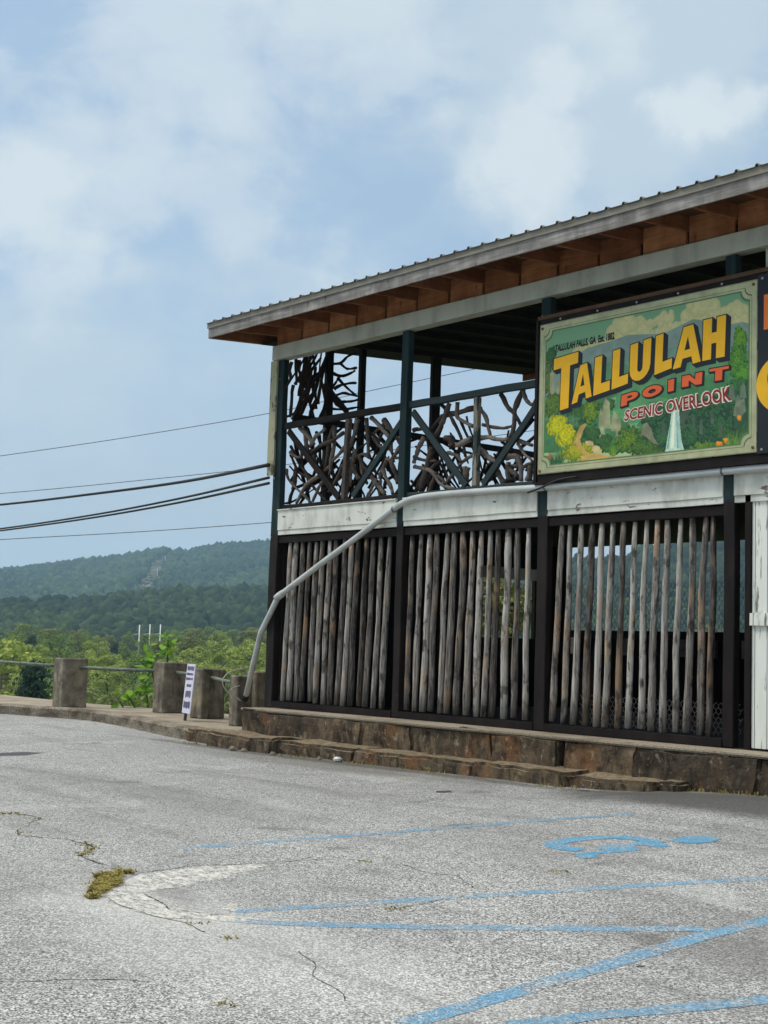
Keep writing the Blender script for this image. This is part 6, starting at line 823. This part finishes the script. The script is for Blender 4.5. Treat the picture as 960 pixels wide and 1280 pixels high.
# ------------------------------------------------------------------ guard wall
GW = thing('guard_railing', (-4., .6, -.33), 'row of stained square concrete pillars linked by single pipe rails along the overlook edge', 'guard railing')
PIL = [(-13.0, -12.65, .1, .6, .55), (-6.72, -6.37, .08, .58, .52), (-4.82, -4.47, .97, 1.50, .515), (-3.22, -2.87, .71, 1.15, .45), (-1.34, -1.10, .19, .46, .40), (-2.15, -1.85, 1.02, 1.42, .44)]
for i, (a, b, c0, d0, t) in enumerate(PIL):
    mb = MB().box(a, b, c0, d0, -.338, t); o = mb.build('pillar', M_conc, GW, bevel=.02, wear=.012)
    if i == 4: o['label'] = 'smaller darker pillar beside the pavilion corner'
def rail(a, b): MB().tube([a, Vector(a).lerp(Vector(b), .5) + Vector((0, 0, -.008)), b], .030, 10).build('pipe_rail', M_rail, GW, smooth=True)
rail((-12.8, .35, .40), (-6.55, .34, .365)); rail((-6.55, .34, .36), (-4.66, 1.24, .36)); rail((-4.6, 1.22, .35), (-3.05, .95, .33)); rail((-3.05, .93, .32), (-1.22, .34, .27))
# A-frame notice standing on the pavement, seen nearly edge-on
ncen = Vector((-2.45, .24)); vd = (ncen - Vector((CAM.x, CAM.y))).normalized(); an = math.radians(-17); dd = Vector((vd.x * math.cos(an) + vd.y * math.sin(an), -vd.x * math.sin(an) + vd.y * math.cos(an)))
nn = Vector((-dd.y, dd.x)); nn = nn if nn.dot(vd) < 0 else -nn
AF = thing('notice_sign', (-2.45, .24, -.33), 'small narrow-looking white notice with lines of dark print standing between the pillars', 'notice')
def nb(mb, u0, u1, z0, z1, t0, t1, lean):
    P = lambda u, t, z: (ncen.x + dd.x * u + nn.x * (t + lean * (.5 - z)), ncen.y + dd.y * u + nn.y * (t + lean * (.5 - z)), z)
    return mb.hexa([P(u0, t0, z0), P(u1, t0, z0), P(u1, t1, z0), P(u0, t1, z0), P(u0, t0, z1), P(u1, t0, z1), P(u1, t1, z1), P(u0, t1, z1)])
nb(MB(), -.21, .21, -.22, .53, .0, .012, .08).build('panel', M_notice, AF); nb(MB(), .20, .25, -.12, .42, -.05, -.02, .05).build('stake', M_cable3, AF); nb(MB(), .02, .12, -.337, -.205, -.02, -.002, .08).build('base', M_cable, AF)
rr = random.Random(4)
for (zt, h, wd_) in ((.50, .075, .17), (.395, .04, .15), (.325, .045, .16), (.225, .05, .12), (.13, .12, .14), (-.03, .12, .16)):
    u = -wd_; mb = MB()
    while u < wd_: w_ = rr.uniform(.018, .04); nb(mb, u, u + w_, zt - h + rr.uniform(0, h * .2), zt - rr.uniform(0, h * .15), .0121, .0135, .08); u += w_ + rr.uniform(.006, .014)
    mb.build('print_line', M_ink, AF)

# ------------------------------------------------------------------ overhead lines
lab = ['upper of the three thick black service cables reaching the pavilion corner', 'middle thick black service cable reaching the pavilion corner', 'lowest thick black service cable, close under the middle one']
for i, P in enumerate(D['wires']['thick']): tag(MB().tube(smoothline(P, 5), .028 if i == 0 else .021, 6).build('service_cable', M_cable, smooth=True), lab[i], 'cable', 'service cables to the pavilion')
lab = ['thin overhead wire highest in the sky, passing behind the branch railing', 'thin overhead wire just above the thick black cables', 'thin overhead wire lowest in the sky, just above the mountain']
for i, P in enumerate(D['wires']['thin']): tag(MB().tube(smoothline(P, 5), .016 if i < 2 else .022, 5).build('overhead_wire', M_cable2, smooth=True), lab[i], 'wire', 'thin overhead wires')
# ------------------------------------------------------------------ saplings behind the guard wall
def leaf(mb, p, L_, d, up):
    d = Vector(d).normalized(); sd = d.cross(Vector(up)).normalized(); n_ = sd.cross(d)
    P = [(0, 0, 0), (.28, .30, .03), (.62, .36, .02), (1, 0, -.06), (.62, -.36, .02), (.28, -.30, .03)]; mb.add([p + d * a * L_ + sd * b * L_ + n_ * c * L_ for a, b, c in P], [(0, 1, 2, 3), (0, 3, 4, 5)])
def sapling(loc, tops, leaves, L_, label):
    T = thing('sapling', loc, label, 'sapling'); base = Vector(loc); mb = MB()
    for t in tops: mb.tube(smoothline([base, base.lerp(Vector(t), .5) + Vector((random.uniform(-.1, .1), random.uniform(-.1, .1), .1)), Vector(t)], 4), .014, 6)
    mb.build('stem', M_bark, T, smooth=True); mb = MB()
    for c in leaves:
        for k in range(9):
            p = Vector(c) + Vector((random.gauss(0, .10), random.gauss(0, .10), random.gauss(0, .07))); leaf(mb, p, L_ * random.uniform(.6, 1.15), (random.gauss(.4, 1), random.gauss(-.3, 1), random.gauss(-.1, .6)), (random.gauss(0, .4), random.gauss(-.3, .4), 1))
    mb.build('leaves', M_leaf_bright, T)
sp = [Vector(p) for p in D['sap'][:13]]
base = Vector((-6.3, 2.3, -2.2)); sapling(tuple(base), [sp[0], sp[3], sp[6], sp[7], sp[9]], sp, .17, 'bright green broad-leaved sapling growing up behind the concrete pillars')
base = Vector((-3.2, 2.6, -2.2)); sapling(tuple(base), [(-3.0, 2.7, .52), (-2.7, 2.9, .45)], [(-3.0, 2.7, .5), (-2.75, 2.9, .45), (-2.5, 2.8, .38), (-3.2, 2.6, .35)], .13, 'small bright sapling showing beside the pavilion corner post')

# ------------------------------------------------------------------ valley trees: each a trunk and a crown of leaf sprays
def make_tree(kind, mat, seed):
    r_ = np.random.default_rng(seed); H = 14.
    root = bpy.data.objects.new(kind, None); C.objects.link(root)
    tr = MB(); tr.tube([(0, 0, 0), (.1, .05, H * .3), (-.05, .1, H * .55), (0, 0, H * .85)], .2, 7, True, .1, [.28, .22, .15, .05])
    for k in range(7): a = k * 2.4; z = H * (.3 + .07 * k); tr.tube([(0, 0, z), (math.cos(a) * 1.4, math.sin(a) * 1.4, z + 1.0), (math.cos(a) * 2.9, math.sin(a) * 2.9, z + 1.7)], .08, 5, True, .1, [.1, .06, .02])
    tr.build('trunk', M_bark, root, smooth=True)
    conif = kind == 'pine_tree'; nc = 54; cen = []
    while len(cen) < nc:
        z = r_.uniform(.18, 1.); rad = (1.0 - abs(z - .45) ** 1.6 * 1.5) if not conif else 1.05 - z * .95
        a = r_.uniform(0, 6.283); q = r_.uniform(.35, 1.) ** .6 * rad
        cen.append((math.cos(a) * q * 4.1, math.sin(a) * q * 4.1, z * H * .97))
    cen = np.array(cen) * (1 + .0 * r_.random((nc, 1))); cr = r_.uniform(.7, 1.35, nc); per = 120
    ci = np.repeat(np.arange(nc), per); d = r_.normal(size=(nc * per, 3)); d /= np.linalg.norm(d, axis=1, keepdims=True); d[:, 2] = np.where(d[:, 2] < -.4, -d[:, 2], d[:, 2])
    p = cen[ci] + d * (cr[ci] * r_.uniform(.72, 1.06, nc * per))[:, None] * np.array([1, 1, .8])
    n_ = d + r_.normal(scale=.5, size=d.shape) + np.array([0, 0, .4]); n_ /= np.linalg.norm(n_, axis=1, keepdims=True)
    t = np.cross(n_, r_.normal(size=d.shape)); t /= np.linalg.norm(t, axis=1, keepdims=True); b = np.cross(n_, t); s = r_.uniform(.09, .2, nc * per)[:, None]
    V = np.stack([p - t * s - b * s * .4, p + t * s * .3 - b * s * .9, p + t * s + b * s * .4, p - t * s * .3 + b * s * .9], 1).reshape(-1, 3)
    raw('crown', V, np.arange(len(V)).reshape(-1, 4), mat, root); return root
KINDS = {'yellow': ('broadleaf_tree', M_leaf_yel, 'yellow-green broadleaf tree in the valley wood below the mountain', 'yellow-green valley trees'), 'mid': ('broadleaf_tree', M_leaf_mid, 'mid-green broadleaf tree in the valley wood below the mountain', 'mid-green valley trees'),
 'olive': ('broadleaf_tree', M_leaf_olive, 'olive-tinted broadleaf tree in the valley wood below the mountain', 'olive valley trees'), 'dark': ('pine_tree', M_leaf_dark, 'dark blue-green pine among the paler valley trees', 'dark valley pines')}
proto = {k: [] for k in KINDS}
def plant(k, px, ytop, dist, wid=1.):
    nm, mt, lb, gp = KINDS[k]; th = bearing(px); x_ = CAM.x + dist * math.cos(th); y_ = CAM.y + dist * math.sin(th); zt = terrain(x_, y_); top = .88 + (hy(px) - ytop) / 1775 * dist; h = max(5, top - zt)
    if len(proto[k]) < 3: o = make_tree(nm, mt, 20 + len(proto[k]) * 7 + len(nm) + ord(k[0])); proto[k].append(o)
    else: o = copy_tree(random.choice(proto[k]))
    s_ = h / 14; w_ = (.55 * s_ + .45) * wid; o.location = (x_, y_, zt - .2); o.scale = (w_, w_, s_); o.rotation_euler = (0, 0, random.uniform(0, 6.28)); tag(o, lb, 'tree', gp); return o
plant('yellow', 12, 800, 140, 1.1)['label'] = 'large leafy tree rising at the far left behind the pipe rail'; plant('dark', 52, 826, 135, .9)['label'] = 'dark shadowy pine just left of the tallest lone concrete pillar'; plant('yellow', 50, 858, 140, .6)['label'] = 'low pale bush-like tree at the foot of the dark pine'
rows = [(140, 864, 8, 62, ('mid', 'mid', 'olive', 'olive')), (170, 846, 8, 52, ('mid', 'mid', 'dark', 'olive', 'mid')), (205, 826, 7, 44, ('mid', 'olive', 'mid', 'yellow', 'mid')), (250, 808, 6, 38, ('olive', 'yellow', 'mid', 'yellow')), (290, 797, 5, 36, ('yellow', 'olive', 'yellow', 'mid')), (370, 790, 4, 30, ('mid', 'olive', 'dark', 'yellow')), (450, 785, 3, 27, ('mid', 'olive', 'mid'))]
for (dist, yt, jy, stp, ks) in rows:
    px = -70 - random.uniform(0, stp)
    while px < 545:
        k = random.choice(ks)
        if px > 225 and dist in (250, 205, 290) and random.random() < .8: k = 'yellow'
        if 105 < px < 200 and dist < 220 and random.random() < .5: k = 'mid'
        yy = yt + random.uniform(-jy, jy) + (6 if 110 < px < 215 else 0) + (4 if k == 'dark' else 0) - (4 if px < 110 and dist > 200 else 0)
        plant(k, px + random.uniform(-6, 6), yy, dist * random.uniform(.93, 1.07), random.uniform(.85, 1.15)); px += stp * random.uniform(.75, 1.2)
bt = make_tree('shrub', M_leaf_olive, 77); bt.location = (-3.6, 6.6, -3.2); bt.scale = (.55, .55, .42); tag(bt, 'bushy olive-green tree close behind the pavilion, glimpsed through its wire netting', 'tree')
# white utility poles standing out of the valley wood
for i, (px, yt) in enumerate(((180, 781.5), (193, 781), (206, 781))):
    dist = 430; th = bearing(px); x_ = CAM.x + dist * math.cos(th); y_ = CAM.y + dist * math.sin(th); top = .88 + (hy(px) - yt) / 1775 * dist; z0 = terrain(x_, y_)
    U = thing('utility_pole', (x_, y_, z0), ['leftmost', 'middle', 'rightmost'][i] + ' of the three white utility poles standing in the valley wood', 'utility pole', 'white utility poles in the valley'); MB().tube([(x_, y_, z0), (x_, y_, top)], .26, 8, True, 0, [.20, .17]).build('pole', M_upole, U, smooth=True)
    sdv = Vector((math.sin(th), -math.cos(th), 0)); c = Vector((x_, y_, top - 2.6)); MB().bar(c - sdv * 1.5 + Vector((0, 0, -.35)), c + sdv * .2, .16, .16, (0, 0, 1)).build('crossarm', M_upole, U)

# ------------------------------------------------------------------ far woods as single masses
bmi = bmesh.new(); bmesh.ops.create_icosphere(bmi, subdivisions=2, radius=1); bmi.verts.ensure_lookup_table(); IV2 = np.array([v.co[:] for v in bmi.verts]); IF2 = np.array([[v.index for v in f.verts] for f in bmi.faces]); bmi.free()
bmi = bmesh.new(); bmesh.ops.create_icosphere(bmi, subdivisions=1, radius=1); bmi.verts.ensure_lookup_table(); IV1 = np.array([v.co[:] for v in bmi.verts]); IF1 = np.array([[v.index for v in f.verts] for f in bmi.faces]); bmi.free()
def wood_mass(name, r0, r1, px0, px1, spacing, IV, IF, rad, hgt, jitter, cols, skip=None, keep=None):
    t0, t1 = bearing(px1), bearing(px0); N = int((t1 - t0) * (r1 * r1 - r0 * r0) / 2 / spacing ** 2); Vs = []; Cs = []; cnt = 0
    for k in range(N):
        r = math.sqrt(rng.uniform(r0 * r0, r1 * r1)); th = rng.uniform(t0, t1)
        if skip and skip(r, bearpx(th)[0]): continue
        x_ = CAM.x + r * math.cos(th); y_ = CAM.y + r * math.sin(th); z = terrain(x_, y_); s = rng.uniform(.7, 1.3)
        v = IV * (np.array([rad, rad, hgt]) * s) * (1 + rng.normal(scale=jitter, size=(len(IV), 1))); v = v + np.array([x_, y_, z + hgt * .35])
        Vs.append(v); q = noise.noise(Vector((x_ * .008, y_ * .008, 2))) * .5 + rng.random() ** 1.4; q = min(.999, max(0, q)); c = np.array(cols[0]) * (1 - q) + np.array(cols[1]) * q
        if rng.random() < .05: c = c * np.array([1.5, 1.3, 1.0])
        Cs.append(np.tile(np.append(c, 1), (len(IV), 1))); cnt += 1
    V = np.concatenate(Vs); F = (IF[None] + (np.arange(cnt) * len(IV))[:, None, None]).reshape(-1, 3)
    return raw(name, V, F, M_far, kind='stuff', col=np.concatenate(Cs))
wood_mass('near_ridge_forest', 560, 1090, -120, 1010, 7.2, IV2, IF2, 4.4, 7.0, .14, ((.012, .026, .012), (.055, .082, .030)))
def corridor(r, px): return 1500 < r < 2500 and abs(px - (184 + 12 * ((r - 1500) / 900) + 24 * ((r - 1500) / 900) ** 3 + 3 * math.sin(r / 60))) < 14 - 8 * ((r - 1500) / 900) ** 2
def scrub(r, px): return not corridor(r, px)
wood_mass('corridor_scrub', 1480, 2480, 150, 250, 7.0, IV1, IF1, 3.2, 1.6, .2, ((.11, .115, .07), (.20, .19, .13)), scrub)
wood_mass('mountain_forest', 1330, 2480, -120, 1010, 9.0, IV1, IF1, 6.2, 8.0, .13, ((.012, .030, .016), (.075, .110, .040)), corridor)
for i, (px, r) in enumerate(((199, 1830), (208, 2090), (216, 2290))):
    th = bearing(px); x_ = CAM.x + r * math.cos(th); y_ = CAM.y + r * math.sin(th); z0 = terrain(x_, y_); U = thing('power_pole', (x_, y_, z0), ['lowest', 'middle', 'highest'][i] + ' pale pole in the cleared strip on the mountainside', 'power pole', 'power poles up the mountain'); MB().tube([(x_, y_, z0), (x_, y_, z0 + 17)], .4, 6).build('pole', M_upole, U)
# ------------------------------------------------------------------ haze
m = bpy.data.materials.new('haze'); m.use_nodes = True; t = m.node_tree; t.nodes.clear(); o_ = t.nodes.new('ShaderNodeOutputMaterial'); v_ = t.nodes.new('ShaderNodeVolumePrincipled')
v_.inputs['Color'].default_value = (.48, .76, 1, 1); v_.inputs['Density'].default_value = 0.00018; v_.inputs['Anisotropy'].default_value = .2; t.links.new(v_.outputs[0], o_.inputs['Volume'])
tag(MB().box(CAM.x - 3150, CAM.x + 3150, CAM.y - 3150, CAM.y + 3150, -40, 240).build('haze', m), kind='stuff')
